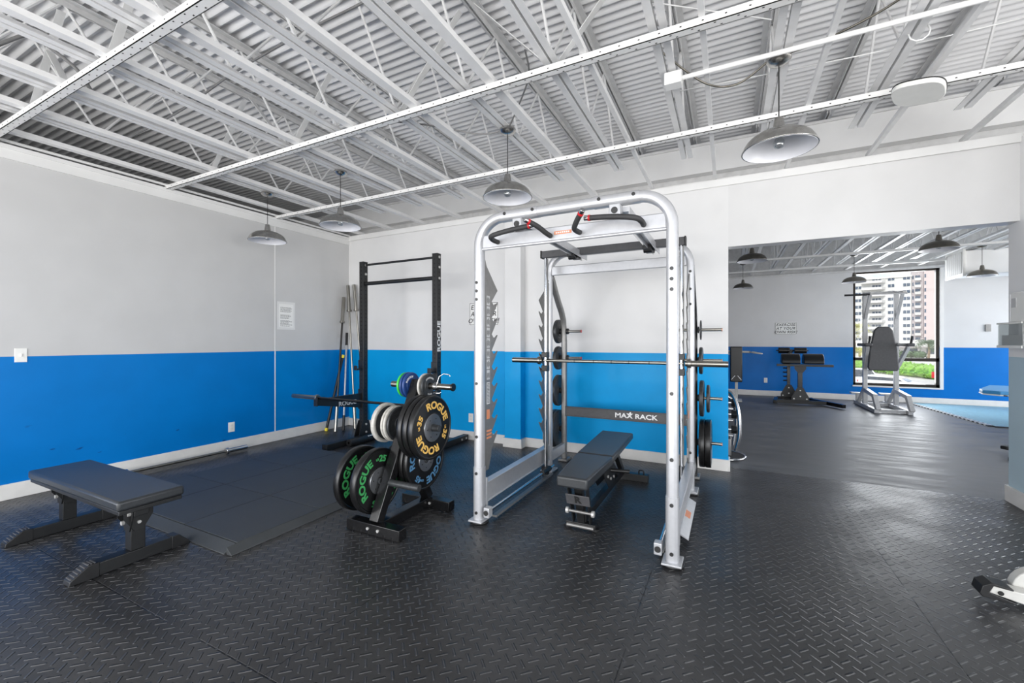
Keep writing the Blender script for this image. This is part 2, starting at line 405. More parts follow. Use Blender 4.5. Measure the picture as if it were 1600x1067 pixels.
# back wall with the pilaster, header over the wide opening
w = MB().box(XL - .15, 0, YB, YB + .15, 0, 2.90)
struct('wall_back', w, 'wallp')
struct('wall_pilaster', MB().box(-2.47, -2.25, YB - .13, YB, 0, 2.90), 'wallp', .004)
struct('wall_header', MB().box(0, 5.0, YB, YB + .15, 2.25, 2.90), 'wallh')
struct('trim_3', MB().box(XL, 5.0, YB - .012, YB + .34, 2.90, 2.94), 'white', .003)
struct('wall_back_upper', MB().box(-8.8, 5.0, YB + .24, YB + .34, 3.12, 3.43), 'gloss')
struct('wall_back_recess', MB().box(-8.8, 5.0, YB + .35, YB + .42, 2.90, 3.43), 'steelg')
struct('trim_7', MB().box(XL, 2.05, YB - .022, YB - .013, 2.862, 2.93), 'white', .002)
struct('trim_4', MB().box(-6.2, 5.0, YB + .225, YB + .24, 3.41, 3.435), 'steelg')
struct('wall_right', MB().box(2.045, 2.2, 3.9, YB + .15, 0, 2.90), 'wallr')
# far room
FY = 11.9
WX0, WX1, WZ0, WZ1 = 2.476, 3.93, .335, 2.83
w = MB().box(-6, WX0, FY, FY + .15, 0, 2.86).box(WX1, 8.2, FY, FY + .15, 0, 2.86).box(WX0, WX1, FY, FY + .15, 0, WZ0).box(WX0, WX1, FY, FY + .15, WZ1, 2.86)
struct('wall_far', w, 'wallfar')
struct('wall_far_upper', MB().box(-6.2, 8.2, FY + .1, FY + .2, 2.86, 3.8), 'steelg')
struct('trim_5', MB().box(-6, 8.2, FY - .02, FY + .12, 2.84, 2.88), 'steelg')
struct('wall_far_left', MB().box(-6.15, -6.0, 4.95, 12, 0, 2.9), 'wallfar')
# baseboards
struct('baseboard_left', MB().box(XL, XL + .016, -3.6, YB, 0, .128), 'bb', .003)
b = MB().box(XL, -2.47, YB - .016, YB, 0, .112).box(-2.25, .0, YB - .016, YB, 0, .112).box(-2.486, -2.234, YB - .146, YB - .13, 0, .112)
b.box(-2.25, -2.234, YB - .13, YB - .016, 0, .112).box(-2.486, -2.47, YB - .13, YB - .016, 0, .112).box(0, .016, YB - .016, YB + .15, 0, .112)
struct('baseboard_back', b, 'bb', .003)
struct('baseboard_right', MB().box(2.027, 2.045, 3.9, YB + .15, 0, .125).box(2.027, 2.2, YB + .15, YB + .166, 0, .125), 'bb', .003)
struct('baseboard_far', MB().box(-6, 8.2, FY - .018, FY, 0, .125), 'bb', .003)
# window in the far wall
wf = MB()
for a in ((WX0, WX0 + .045, WZ0, WZ1), (WX1 - .075, WX1 - .02, WZ0, WZ1), (WX0, WX1, WZ0, WZ0 + .06), (WX0, WX1, WZ1 - .04, WZ1), (WX0, WX1, .88, .95)):
    wf.box(a[0], a[1], FY + .02, FY + .09, a[2], a[3])
wo = struct('window_1', wf, 'bronze', .003)
part('window_pane', MB().box(WX0 + .04, WX1 - .07, FY + .05, FY + .056, WZ0 + .05, .885), 'glass', wo)
part('window_pane', MB().box(WX0 + .04, WX1 - .07, FY + .05, FY + .056, .945, WZ1 - .03), 'glass', wo)
struct('trim_6', MB().box(WX1 - .02, WX1 + .035, FY - .015, FY + .02, WZ0 - .03, WZ1).box(WX0 - .01, WX1, FY - .02, FY + .02, WZ0 - .03, WZ0), 'white')

# ================================================================== CEILING STEEL
JX = [-.335 + .612 * k for k in range(-9, 14)]
def make_joist(y0, y1, endb):
    j = thing('ceiling_joist', '', 'joist', (0, 0, 0), 'open-web steel joists under the roof deck')
    t = MB(); bt = MB()
    for s in (-1, 1):
        t.box(s * .008, s * .052, y0, y1, 3.60, 3.606).box(s * .008, s * .013, y0, y1, 3.56, 3.60)
    part('top_chord', t, 'steelg', j)
    for s in (-1, 1):
        bt.box(s * .008, s * .048, y0 + .1, endb, 2.97, 2.976).box(s * .008, s * .013, y0 + .1, endb, 2.976, 3.01)
    part('bottom_chord', bt, 'steel', j)
    up = dn = None; y = y0 + .3; pan = .40
    while y + 2 * pan < endb + .55:
        if up is None:
            up = part('web_rod', MB().cyl((0, y, 3.0), (0, y + pan, 3.585), .009, 6), 'steel', j); dn = part('web_rod', MB().cyl((0, y + pan, 3.585), (0, y + 2 * pan, 3.0), .009, 6), 'steel', j)
        else:
            for o in (up, dn):
                c = o.copy(); C.objects.link(c); c.parent = j; c.location = (0, y - (y0 + .3), 0)
        y += 2 * pan
    return j
ords = ['first', 'second', 'third', 'fourth', 'fifth', 'sixth', 'seventh', 'eighth', 'ninth', 'tenth', 'eleventh', 'twelfth', 'thirteenth', 'fourteenth']
jm = None; k = 0
for x in JX:
    if x < -5.2 or x > 2.3: continue
    L = 'white open-web steel roof joist, %s counted from the left wall of the front room' % ords[k]; k += 1
    if jm is None: jm = make_joist(-3.5, YB + .2, 4.2); jm.location = (x, 0, 0); jm['label'] = L
    else: dup(jm, (x, 0, 0), L)
# far room joists (seen through the opening)
jf = None; k = 0
for x in JX:
    if x < -1.7 or x > 6.0: continue
    L = 'white open-web steel roof joist in the far room, %s counted from the left' % ords[k]; k += 1
    if jf is None:
        jf = make_joist(YB + .4, FY, 11.4); jf['group'] = 'steel joists over the far room'; jf.location = (x, 0, 0); jf['label'] = L
    else: dup(jf, (x, 0, 0), L)
# lengthwise strips (2 ft apart) resting on the wall ledge
def strip(y0, y1, w, z=2.925):
    return MB().box(-w / 2, w / 2, y0, y1, z - .004, z).box(-w / 2, -w / 2 + .004, y0, y1, z, z + .03).box(w / 2 - .004, w / 2, y0, y1, z, z + .03)
SX = [-.12 + .615 * k for k in range(-8, 8)]
sm = None; k = 0
for i, x in enumerate([s for s in SX if s < 2.1]):
    L = 'thin white metal ceiling furring strip, %s counted from the left wall' % ords[k]; k += 1
    wide = x < -1.0
    o = part('ceiling_strip', strip(-3.5, YB + .05, .062 if wide else .03, 2.945), 'steel', None)
    o.location = (x, 0, 0); tag(o, L, 'ceiling strip', 'furring strips of the front room ceiling')
k = 0
for x in [s for s in [-.12 + .615 * q for q in range(0, 11)]]:
    L = 'thin white ceiling strip above the far room, %s counted from the left' % ords[k]; k += 1
    o = part('ceiling_strip', strip(YB + .3, FY, .05, 2.905), 'chan', None)
    o.location = (x, 0, 0); tag(o, L, 'ceiling strip', 'furring strips of the far room ceiling')
# crosswise perforated channels (4 ft apart)
def channel(y, x0, x1, L, z=2.90, holes=True, grp='perforated channels crossing the ceiling'):
    ch = thing('ceiling_channel', L, 'ceiling channel', (0, y, z), grp)
    m = MB().box(x0, x1, y - .025, y + .025, z, z + .004).box(x0, x1, y - .025, y - .021, z, z + .04).box(x0, x1, y + .021, y + .025, z, z + .04)
    part('channel_body', m, 'chan', ch)
    if holes:
        h = MB(); x = x0 + .08
        while x < min(x1, 2.6):
            for dx, dy in ((0, -.012), (.03, .012)):
                h.box(x + dx, x + dx + .010, y + dy - .003, y + dy + .003, z - .0008, z - .0002)
            h.box(x + .05, x + .06, y - .0258, y - .0252, z + .018, z + .024)
            x += .105
        part('slot_pattern', h, 'hole', ch)
    return ch
c1 = channel(1.15, XL, 5, 'white perforated channel crossing the ceiling at the upper left corner, nearest of the three')
c2 = channel(2.38, XL, 5, 'white perforated channel crossing the ceiling, middle one of the three')
c3 = channel(3.60, XL, 5, 'white perforated channel crossing the ceiling just before the back wall')
for i, y in enumerate((6.2, 7.9, 9.6, 11.1)):
    channel(y, -1.5, 7, 'white channel crossing the far room ceiling, %s one from the opening' % ords[i], 2.86, False, 'channels crossing the far room ceiling')
# diagonal braces between joists
def braces(chn, y, xs):
    for n_, x in enumerate(xs):
        s = 1 if n_ % 2 == 0 else -1
        a = (x, y + .05, 2.96); b_ = (x + s * .55, y + .05, 3.55)
        part('diagonal_brace', MB().beam(a, b_, .032, .005, (0, 0, 1)).beam((a[0], a[1] + .014, a[2]), (b_[0], b_[1] + .014, b_[2]), .004, .03, (0, 1, 0)), 'chan', chn)
braces(c2, 2.38, [-4.6, -3.4, -3.38, -2.2, -2.18, -.96, -.94, .25, .27, 1.5])
braces(c1, 1.15, [-4.6, -3.9, -3.38, -2.6])
# conduit pipe with its junction box
t = thing('conduit_pipe', 'white round conduit running across the ceiling right from a small square box', 'pipe', (-.3, 2.83, 2.93))
part('pipe', MB().cyl((-.27, 2.83, 2.93), (5, 2.83, 2.93), .014, 10), 'chan', t)
part('junction_box', MB().box(-.355, -.255, 2.78, 2.86, 2.885, 2.96), 'chan', t, .004)
t = thing('wall_top_conduit', 'white conduit lying along the ledge at the top of the back wall', 'pipe', (-1.4, YB + .1, 2.955))
part('pipe', MB().tube([(-1.3, YB + .05, 2.95), (-.5, YB + .06, 2.962), (.1, YB + .06, 2.962), (.16, YB + .16, 2.962), (3.2, YB + .17, 2.962)], .011, 8), 'white', t)
t = thing('wall_top_conduit', 'white conduit running along the top edge of the left wall', 'pipe', (XL, 1, 2.93), None)
part('pipe', MB().tube([(XL + .01, -1.0, 2.945), (XL + .01, 1.3, 2.945), (XL + .03, 3.0, 2.945), (XL + .02, YB, 2.945)], .013, 8), 'chan', t)

def sag(pts, n=7):
    out = []; P = [Vector(p) for p in pts]; P = [P[0]] + P + [P[-1]]
    for i in range(1, len(P) - 2):
        for s in range(n):
            u = s / n; a, b, c, d = P[i - 1:i + 3]
            out.append(.5 * ((2 * b) + (c - a) * u + (2 * a - 5 * b + 4 * c - d) * u * u + (3 * b - a - 3 * c + d) * u ** 3))
    out.append(P[-2]); return out
def cable(pts, r, m, L, grp=None):
    o = part('ceiling_cable', MB().tube(sag(pts), r, 7), m, None, loc=tuple(pts[0]), sharp=60); return tag(o, L, 'cable', grp)
cable([(.30, 2.93, 2.97), (.5, 2.9, 2.98), (.8, 2.75, 3.02), (.98, 2.4, 3.1), (1.25, 2.0, 3.2), (1.5, 1.5, 3.3)], .006, 'darknickel', 'dark armoured cable rising right from the canopy of the largest lamp')
cable([(.22, 2.93, 2.96), (.05, 3.0, 2.90), (-.12, 2.95, 2.92), (-.3, 2.75, 3.0), (-.4, 2.7, 3.1)], .006, 'darknickel', 'dark armoured cable looping left from the canopy of the largest lamp')
cable([(-1.56, 2.95, 2.96), (-1.75, 2.9, 2.94), (-2.1, 2.7, 3.0), (-2.35, 2.5, 3.0)], .006, 'cable', 'grey cable reaching left from the lamp canopy above the silver rack')
cable([(-1.52, 2.95, 2.97), (-1.35, 2.8, 3.05), (-1.2, 2.62, 3.1), (-1.15, 2.45, 3.15)], .006, 'cable', 'grey cable reaching right from the lamp canopy above the silver rack')
cable([(-5.1, 1.75, 3.0), (-4.6, 1.85, 3.12), (-4.0, 1.9, 3.2), (-3.3, 1.9, 3.3), (-2.5, 1.9, 3.35), (-1.9, 1.9, 3.36), (-1.3, 1.85, 3.4)], .008, 'cable', 'long grey cable strung across the joists at the upper left')
cable([(-4.4, 1.0, 3.3), (-4.3, 1.15, 3.45), (-4.1, 1.15, 3.3), (-3.95, 1.25, 3.15), (-4.0, 1.35, 3.05)], .012, 'cable', 'bent grey conduit curving down at the top left corner of the picture')
for i, (a, b_) in enumerate((((-1.3, 1.55, 3.1), (.2, 2.6, 2.98)), ((-.95, 1.3, 3.2), (.5, 1.75, 3.12)), ((-.3, 3.1, 3.0), (2.0, 3.3, 3.05)))):
    m_ = Vector(a).lerp(Vector(b_), .5) - Vector((0, 0, .03))
    cable([a, tuple(m_), b_], .0035, 'white', ['thin white wire slanting from the top middle down to the small conduit box', 'thin white wire slanting across the deck at the top centre', 'thin white wire running right behind the largest lamp'][i])
tag(part('ceiling_cable', MB().tube([(.92 + .045 * math.cos(a / 10 * 2 * PI), 3.05 + .0 * a, 2.97 + .045 * math.sin(a / 10 * 2 * PI)) for a in range(11)], .004, 6), 'white', None), 'small loop of coiled white wire hanging right of the largest lamp', 'cable')
# white oval panel under the ceiling
t = thing('ceiling_panel', 'white oval flat panel device hanging below the ceiling at the right', 'ceiling panel', (1.06, 3.53, 2.86))
pr = []
for i in range(40):
    a = 2 * PI * i / 40; pr.append((math.copysign(abs(math.cos(a)) ** .6, math.cos(a)) * .125, math.copysign(abs(math.sin(a)) ** .7, math.sin(a)) * .16))
Rz = Matrix.Rotation(math.radians(-20), 3, 'Z'); Rx = Matrix.Rotation(math.radians(10), 3, 'Y')
part('panel_body', MB().prism(pr, 'XY', -.018, .012).rot(Rz @ Rx).rot(Matrix.Identity(3)), 'plastic', None, .005)
o = bpy.data.objects['panel_body']; o.parent = t; o.location = (0, 0, 0)
o = part('panel_rim', MB().prism([(a * 1.02, b_ * 1.02) for a, b_ in pr], 'XY', .008, .014).rot(Rz @ Rx), 'cordk', None); o.parent = t
part('hanger', MB().cyl((1.06, 3.56, 2.87), (1.06, 3.60, 2.92), .012, 8), 'white', t)

# ================================================================== PENDANT LAMPS
def make_lamp(metal, zr=2.42, zc=2.945):
    t = thing('pendant_lamp', '', 'lamp', (0, 0, 0), 'brushed metal pendant lamps')
    part('canopy', MB().lathe([(.0, zc + .012), (.062, zc + .01), (.064, zc - .006), (.05, zc - .022), (.018, zc - .032), (.0, zc - .033)], (0, 0, 0), n=28), metal, t)
    part('cord', MB().cyl((0, 0, zc - .03), (0, 0, zr + .175), .0035, 8), 'cordk', t)
    part('neck', MB().lathe([(.0, zr + .185), (.022, zr + .183), (.025, zr + .17), (.034, zr + .11), (.036, zr + .10), (0, zr + .10)], (0, 0, 0), n=28), metal, t)
    o = [(.030, zr + .112), (.07, zr + .104), (.12, zr + .088), (.152, zr + .068), (.168, zr + .052), (.180, zr + .032), (.192, zr + .001)]
    sh = part('lamp_shade', MB().lathe(o + [(r - .003, h - .0015) for r, h in reversed(o)], (0, 0, 0), n=56, closed=True), metal, t, sharp=50)
    part('shade_lining', MB().lathe([(r - .0042, h - .0025) for r, h in o] + [(r - .006, h - .004) for r, h in reversed(o)], (0, 0, 0), n=56, closed=True), 'enamel', sh, sharp=50)
    part('rim', MB().lathe([(.192 + .003 * math.cos(a), zr + .001 + .003 * math.sin(a)) for a in [i * PI / 4 for i in range(8)]], (0, 0, 0), n=56, closed=True), metal, sh, sharp=80)
    part('bulb', MB().lathe([(0, zr + .098), (.013, zr + .095), (.014, zr + .07), (.028, zr + .045), (.03, zr + .03), (.022, zr + .012), (0, zr + .005)], (0, 0, 0), n=20), 'acrylic', t, sharp=70)
    return t
lm = make_lamp('nickel'); lm.location = (.263, 2.926, 0); lm['label'] = 'largest brushed nickel pendant lamp, in front of the wall above the opening'
for x, y, L in ((-1.536, 2.954, 'brushed nickel pendant lamp hanging just above the silver rack'),
                (-3.369, 2.953, 'brushed nickel pendant lamp in front of the back left corner, right one of the pair'),
                (-4.581, 3.012, 'brushed nickel pendant lamp nearest the left wall')): dup(lm, (x, y, 0), L)
lf = make_lamp('darknickel'); lf.location = (.30, 6.95, .02); lf['group'] = 'dark pendant lamps in the far room'; lf['label'] = 'dark pendant lamp in the far room, large one at the upper left of the opening'
for x, y, L in ((.28, 10.4, 'small pale-looking pendant lamp far back at the left of the far room'), (2.16, 10.3, 'pendant lamp hanging in front of the left edge of the far window'),
                (2.33, 7.12, 'dark pendant lamp in the far room, large one above and right of the window'), (3.93, 10.3, 'dark pendant lamp in front of the air duct in the far room')):
    dup(lf, (x, y, .02), L)

# ================================================================== WALL ITEMS
def plate_box(name, L, cat, x, y, z, face, kind):
    t = thing(name, L, cat, (x, y, z), 'white wall plates' if kind == 'outlet' else None)
    w, h = .036, .058
    def bx(u0, u1, v0, v1, d0, d1):
        return MB().box(x + d0, x + d1, y + u0, y + u1, z + v0, z + v1) if face == 'X' else MB().box(x + u0, x + u1, y - d1, y - d0, z + v0, z + v1)
    part('cover_plate', bx(-w, w, -h, h, 0, .006), 'plastic', t, .002)
    if kind == 'switch': part('toggle', bx(-.005, .005, -.012, .012, .006, .016), 'plastic', t, .001)
    else:
        for v in (-.02, .02): part('socket', bx(-.015, .015, v - .013, v + .013, .006, .009), 'bb', t, .001)
plate_box('light_switch', 'white light switch plate on the left wall just above the blue band', 'switch', XL, 1.33, 1.185, 'X', 'switch')
plate_box('power_outlet', 'white power outlet low on the left blue wall', 'outlet', XL, 3.03, .28, 'X', 'outlet')
plate_box('power_outlet', 'white power outlet low on the back wall right of the plate tree', 'outlet', -3.04, YB, .29, 'Y', 'outlet')
plate_box('power_outlet', 'white power outlet low on the far blue wall left of the roller bench', 'outlet', .80, FY, .37, 'Y', 'outlet')
t = thing('paper_notice', 'white paper notice with small printed lines taped to the left wall', 'notice', (XL, 3.74, 1.64))
part('sheet', MB().box(XL, XL + .002, 3.635, 3.845, 1.49, 1.80), 'paper', t)
mb = MB(); z = 1.755
for i in range(18):
    if i in (5, 6, 11): z -= .0145; continue
    y = 3.655; e = 3.825 - random.random() * .05
    while y < e:
        l = .008 + random.random() * .02; mb.box(XL + .002, XL + .0025, y, min(y + l, e), z - .003, z + .002); y += l + .005
    z -= .0145
part('printed_lines', mb, 'kl', t)
part('notice_frame', MB().box(XL, XL + .0015, 3.61, 3.87, 1.46, 1.83), 'white', t)
def risk_sign(x, y, z, s, L):
    t = thing('warning_sign', L, 'sign', (x, y, z), 'exercise at your own risk signs')
    w, h = .22 * s, .15 * s
    part('sign_board', MB().box(x - w, x + w, y - .004, y, z - h, z + h), 'paper', t, .001)
    b = MB(); e = .006 * s; y1 = y - .0045
    b.box(x - w + e, x + w - e, y1, y1 + .0006, z + h - 2 * e, z + h - e).box(x - w + e, x + w - e, y1, y1 + .0006, z - h + e, z - h + 2 * e)
    b.box(x - w + e, x - w + 2 * e, y1, y1 + .0006, z - h + e, z + h - e).box(x + w - 2 * e, x + w - e, y1, y1 + .0006, z - h + e, z + h - e)
    part('border_line', b, 'kl', t)
    m = MB()
    for i, ln in enumerate(('EXERCISE', 'AT YOUR', 'OWN RISK!')):
        text(m, ln, .085 * s, (x, y - .005, z + (.085 - i * .088) * s), (1, 0, 0), (.22, 0, 1), ext=.0004, bold=.01, spacing=1.08)
    part('lettering', m, 'kl', t)
risk_sign(-2.845, YB - .001, 1.66, 1.0, 'white warning sign on the back wall half hidden behind the silver rack post')
risk_sign(1.21, FY - .001, 1.61, .98, 'white EXERCISE AT YOUR OWN RISK sign on the far room wall')
# dispenser on the right partition
t = thing('towel_dispenser', 'white wipe dispenser mounted on the right partition wall', 'dispenser', (2.045, 4.63, 1.57))
part('dispenser_body', MB().box(1.95, 2.045, 4.50, 4.71, 1.445, 1.675), 'plastic', t, .012)
part('sticker', MB().box(1.948, 1.95, 4.62, 4.68, 1.56, 1.63), 'label', t)
t = thing('acrylic_holder', 'clear acrylic bin fixed to the right partition below the dispenser', 'holder', (2.045, 4.65, 1.34))
m = MB().box(1.93, 2.045, 4.50, 4.82, 1.255, 1.26).box(1.93, 1.934, 4.50, 4.82, 1.26, 1.44).box(1.934, 2.045, 4.816, 4.82, 1.26, 1.44).box(1.934, 2.045, 4.50, 4.504, 1.26, 1.44)
part('clear_box', m, 'acrylic', t)
part('rim', MB().box(1.925, 1.932, 4.50, 4.825, 1.435, 1.447).box(1.925, 2.045, 4.818, 4.825, 1.435, 1.447).box(1.925, 1.932, 4.50, 4.825, 1.25, 1.27), 'plastic', t)
part('paper_stack', MB().box(1.945, 2.04, 4.52, 4.80, 1.262, 1.35), 'paper', t)
t = thing('wall_control', 'small grey control box on the far right wall above the blue band', 'control box', (4.62, FY, 1.55))
part('box_body', MB().box(4.58, 4.66, FY - .03, FY, 1.50, 1.64), 'silverd', t, .003)

# air duct in the far room
t = thing('air_duct', 'white air duct with a grille at the upper right of the far room', 'duct', (4.6, 10.9, 2.7))
part('duct_body', MB().box(3.78, 8.0, 10.5, 11.1, 2.50, 2.93), 'white', t, .01)
part('lower_duct', MB().box(4.62, 8.0, 10.2, 10.5, 2.30, 2.42), 'white', t, .01)
g = MB().box(3.74, 3.78, 10.45, 11.15, 2.47, 2.96)
gr_ = part('grille_frame', g, 'plastic', t, .004)
g = MB()
for i in range(16): g.box(3.73, 3.745, 10.50 + i * .038, 10.52 + i * .038, 2.52, 2.91)
part('louvres', g, 'white', gr_)

# ================================================================== LIFTING PLATFORM
TX, TY = [-4.55, -3.945, -3.34], [1.60, 2.21, 2.82]
names_x = ['along the left wall side', 'in the middle column', 'in the right column']; names_y = ['nearest row', 'middle row', 'farthest row']
tm = None
for i in range(3):
    for j in range(3):
        L = 'dark rubber platform tile %s, %s' % (names_x[i], names_y[j])
        if tm is None:
            tm = part('rubber_tile', MB().box(.003, .602, .003, .607, 0.0005, .045), 'tile', None, .0025); tag(tm, L, 'rubber tile', 'rubber tiles of the lifting platform'); tm.location = (TX[i], TY[j], 0)
        else:
            o = tm.copy(); C.objects.link(o); o.location = (TX[i], TY[j], 0); o['label'] = L
o = part('edge_ramp', MB().prism([(1.597, .0005), (1.597, .043), (1.525, .006), (1.525, .0005)], 'YZ', -4.55, -2.742), 'tile', None, .002); tag(o, 'sloping dark rubber ramp along the near edge of the platform', 'ramp')
o = part('edge_ramp', MB().prism([(-2.732, .0005), (-2.732, .045), (-2.68, .006), (-2.68, .0005)], 'XZ', 1.535, 3.43), 'tile', None, .002); tag(o, 'sloping dark rubber ramp along the right edge of the platform', 'ramp')

# ================================================================== WEIGHT PLATES
def add_plate(name, L, grp, y, z, x1, th, R, mats, hubR=.0, texts=(), rot=0.0, tcol='wl', hole=.0265, rim=.014, cat='weight plate', face=1):
    """round plate hanging on a peg along X; right-hand face at x1"""
    x0 = x1 - th; t = thing(name, L, cat, ((x0 + x1) / 2, y, z), grp); c = (0, y, z); e = .0035
    pr = [(hole, x0), (R - .008, x0), (R - .002, x0 + .003), (R, x0 + .008), (R, x1 - .008), (R - .002, x1 - .003), (R - .008, x1), (R - rim, x1), (R - rim - .005, x1 - e), (max(hubR, .05) + .008, x1 - e), (max(hubR, .05) + .004, x1), (hole, x1)]
    body = part('disc', MB().lathe(pr, c, 'X', 72, closed=True), mats[0], t, sharp=30)
    if hubR:
        part('hub', MB().lathe([(hole - .001, x1 + .0005), (hubR, x1 + .0005), (hubR - .002, x1 + .003), (hole + .008, x1 + .003), (hole + .006, x1 + .001), (hole - .001, x1 + .001)], c, 'X', 48, closed=True), mats[1], t)
        b = MB()
        for i in range(6):
            a = rot + i * PI / 3; b.cyl((x1 + .002, y + math.sin(a) * (hubR * .68), z + math.cos(a) * hubR * .68), (x1 + .005, y + math.sin(a) * hubR * .68, z + math.cos(a) * hubR * .68), .004, 8)
        split('hub_bolt', b, 'boltd', t)
    if texts:
        m = MB()
        for body_, size, rad, ang in texts:
            arc_text(m, body_, size, (x1 - e + .0008 if rad < R - rim - .02 else x1, y, z), rad, rot + ang, (0, 1, 0), (0, 0, 1), ext=.0008, bold=.035, sx=1.14)
        part('lettering', m, tcol, t)
    return t
RG = lambda n: (('ROGUE', .073, .156, 0), ('ROGUE', .073, .156, PI), (n, .060, .152, -PI / 2), (n, .060, .152, PI / 2), ('LB', .022, .150, -PI / 2 - .34), ('LB', .022, .150, PI / 2 - .34))
# tree: long leg leaning back with the top peg, short leg joining it
TXc = -2.125
t = thing('plate_tree', 'black steel plate tree of two leaning legs on crosswise feet, holding round weight plates', 'plate rack', (TXc, 2.43, 0))
part('foot', MB().box(-2.36, -1.89, 2.12, 2.195, .004, .078), 'blackg', t, .004)
part('foot', MB().box(-2.35, -1.89, 2.67, 2.745, .004, .078), 'blackg', t, .004)
part('floor_beam', MB().box(TXc - .038, TXc + .038, 2.196, 2.669, .004, .078), 'blackg', t, .004)
part('leg', MB().beam((TXc, 2.16, .079), (TXc, 2.60, 1.0), .076, .065, (0, 1, 0)), 'blackg', t, .004)
part('leg', MB().beam((TXc, 2.71, .079), (TXc, 2.415, .62), .076, .06, (0, 1, 0)), 'blackg', t, .004)
for yy, fy in ((2.12, -1), (2.67, -1)):
    for xx in (-2.16, -2.07): part('bolt', MB().cyl((xx, yy, .045), (xx, yy - .008, .045), .010, 8), 'bolt', t)
def peg(x0, x1, y, z, r=.0235, m='iron'): part('peg', MB().cyl((x0, y, z), (x1, y, z), r, 20), m, t, .003)
peg(-2.163, -2.42, 2.25, .325); peg(-2.087, -1.83, 2.25, .325)
peg(-2.163, -2.42, 2.53, .36); peg(-2.087, -2.0, 2.55, .42)
peg(-2.163, -2.42, 2.45, .69); peg(-2.087, -1.805, 2.44, .69)
peg(-2.163, -2.37, 2.585, .965, .023, 'barsteel'); peg(-2.087, -1.80, 2.585, .965, .022, 'barsteel')
part('peg_cap', MB().cyl((-1.80, 2.585, .965), (-1.785, 2.585, .965), .029, 20), 'blackg', t, .003)
bm = ('bumper', 'hub')
add_plate('weight_plate', 'black bumper plate with gold ROGUE and 35 lettering facing right, outermost of its stack', 'black bumper plates on the plate tree', 2.44, .69, -1.862, .043, .225, bm, .098, RG('35'), .45, 'gold')
add_plate('weight_plate', 'black bumper plate directly behind the gold lettered one, middle of its stack of three', 'black bumper plates on the plate tree', 2.44, .69, -1.911, .042, .225, bm, .098, RG('35'), .6, 'gold')
add_plate('weight_plate', 'black bumper plate innermost of the stack of three under the gold lettering', 'black bumper plates on the plate tree', 2.44, .69, -1.959, .042, .225, bm, .098)
add_plate('weight_plate', 'black bumper plate with green ROGUE 25 lettering, crossed by the tree front leg', 'black bumper plates on the plate tree', 2.25, .325, -2.18, .052, .225, bm, .092, RG('25'), -1.35 + PI / 2 * 0, 'green')
add_plate('weight_plate', 'black bumper plate with green lettering at the far lower left of the plate tree', 'black bumper plates on the plate tree', 2.25, .325, -2.335, .052, .225, bm, .092, RG('25'), -1.25, 'green')
for i, L in enumerate(('black bumper plate with blue lettering low on the rear right of the tree', 'black bumper plate behind the blue lettered one, against the rear leg of the tree')):
    add_plate('weight_plate', L, 'black bumper plates on the plate tree', 2.55, .42, -2.007 - .0425 * i, .036, .222, bm, .085, RG('45') if i == 0 else (), 2.2, 'bluel')
add_plate('weight_plate', 'dark plate low on the rear left of the tree between the green lettered ones', 'black bumper plates on the plate tree', 2.53, .36, -2.237, .04, .17, bm, .06)
WP = 'iron plates on the middle left peg of the tree'
add_plate('weight_plate', 'dark iron plate innermost beside the gold lettered stack on the left side', WP, 2.45, .69, -2.168, .024, .128, ('iron', 'iron'))
add_plate('weight_plate', 'white painted iron plate, inner one on the left middle peg', WP, 2.45, .69, -2.2, .022, .132, ('ironw', 'iron'))
add_plate('weight_plate', 'thin cream painted iron plate between the two white ones on the left middle peg', WP, 2.45, .69, -2.226, .020, .132, ('ironw', 'iron'))
p_ = add_plate('weight_plate', 'large pale rimmed iron plate outermost on the left middle peg', WP, 2.45, .69, -2.29, .035, .148, ('ironw', 'iron'))
part('face_disc', MB().lathe([(.027, -2.2895), (.126, -2.2895), (.126, -2.288), (.027, -2.288)], (0, 2.45, .69), 'X', 48, closed=True), 'iron', p_)
SP = 'small plates on the top peg of the tree'
CH = lambda n: (('ROGUE', .024, .062, 0), (n, .024, .062, PI))
add_plate('weight_plate', 'small grey iron plate at the right of the top peg, outer of two', SP, 2.585, .965, -2.0, .018, .095, ('iron', 'iron'), 0, (('STANDARD', .016, .062, 0), ('10 LBS', .016, .062, PI)), 0, 'label', rim=.010)
add_plate('weight_plate', 'small grey iron plate at the right of the top peg, inner of two', SP, 2.585, .965, -2.035, .018, .095, ('ironw', 'iron'), rim=.010)
add_plate('weight_plate', 'small dark blue plate nearest the post on the top peg', SP, 2.585, .965, -2.172, .022, .098, ('bplate', 'iron'), 0, CH('5'), -.5, 'wl', rim=.010)
add_plate('weight_plate', 'small dark blue plate between the green plate and the other blue one', SP, 2.585, .965, -2.2, .022, .098, ('bplate', 'iron'), 0, (), 0, rim=.010)
add_plate('weight_plate', 'small bright green plate outermost on the left of the top peg', SP, 2.585, .965, -2.23, .02, .094, ('gplate', 'iron'), 0, (), 0, rim=.010)
# spring clip
t = thing('spring_clip', 'shiny wire spring clip squeezed on the top peg of the plate tree', 'clip', (-1.93, 2.585, .965))
h = [(-1.96 + .04 * i / 40, 2.585 + .0255 * math.cos(i * 2 * PI / 14), .965 + .0255 * math.sin(i * 2 * PI / 14)) for i in range(44)]
part('coil', MB().tube(h, .0035, 6), 'chrome', t, sharp=60)
part('handle', MB().tube([(-1.92, 2.56, .985), (-1.905, 2.57, 1.04), (-1.88, 2.59, 1.06), (-1.83, 2.59, 1.055), (-1.82, 2.59, 1.045)], .0035, 6), 'chrome', t, sharp=60)
part('handle', MB().tube([(-1.96, 2.60, .94), (-1.95, 2.55, .932), (-1.90, 2.50, .926), (-1.85, 2.50, .928), (-1.845, 2.51, .935)], .0035, 6), 'chrome', t, sharp=60)

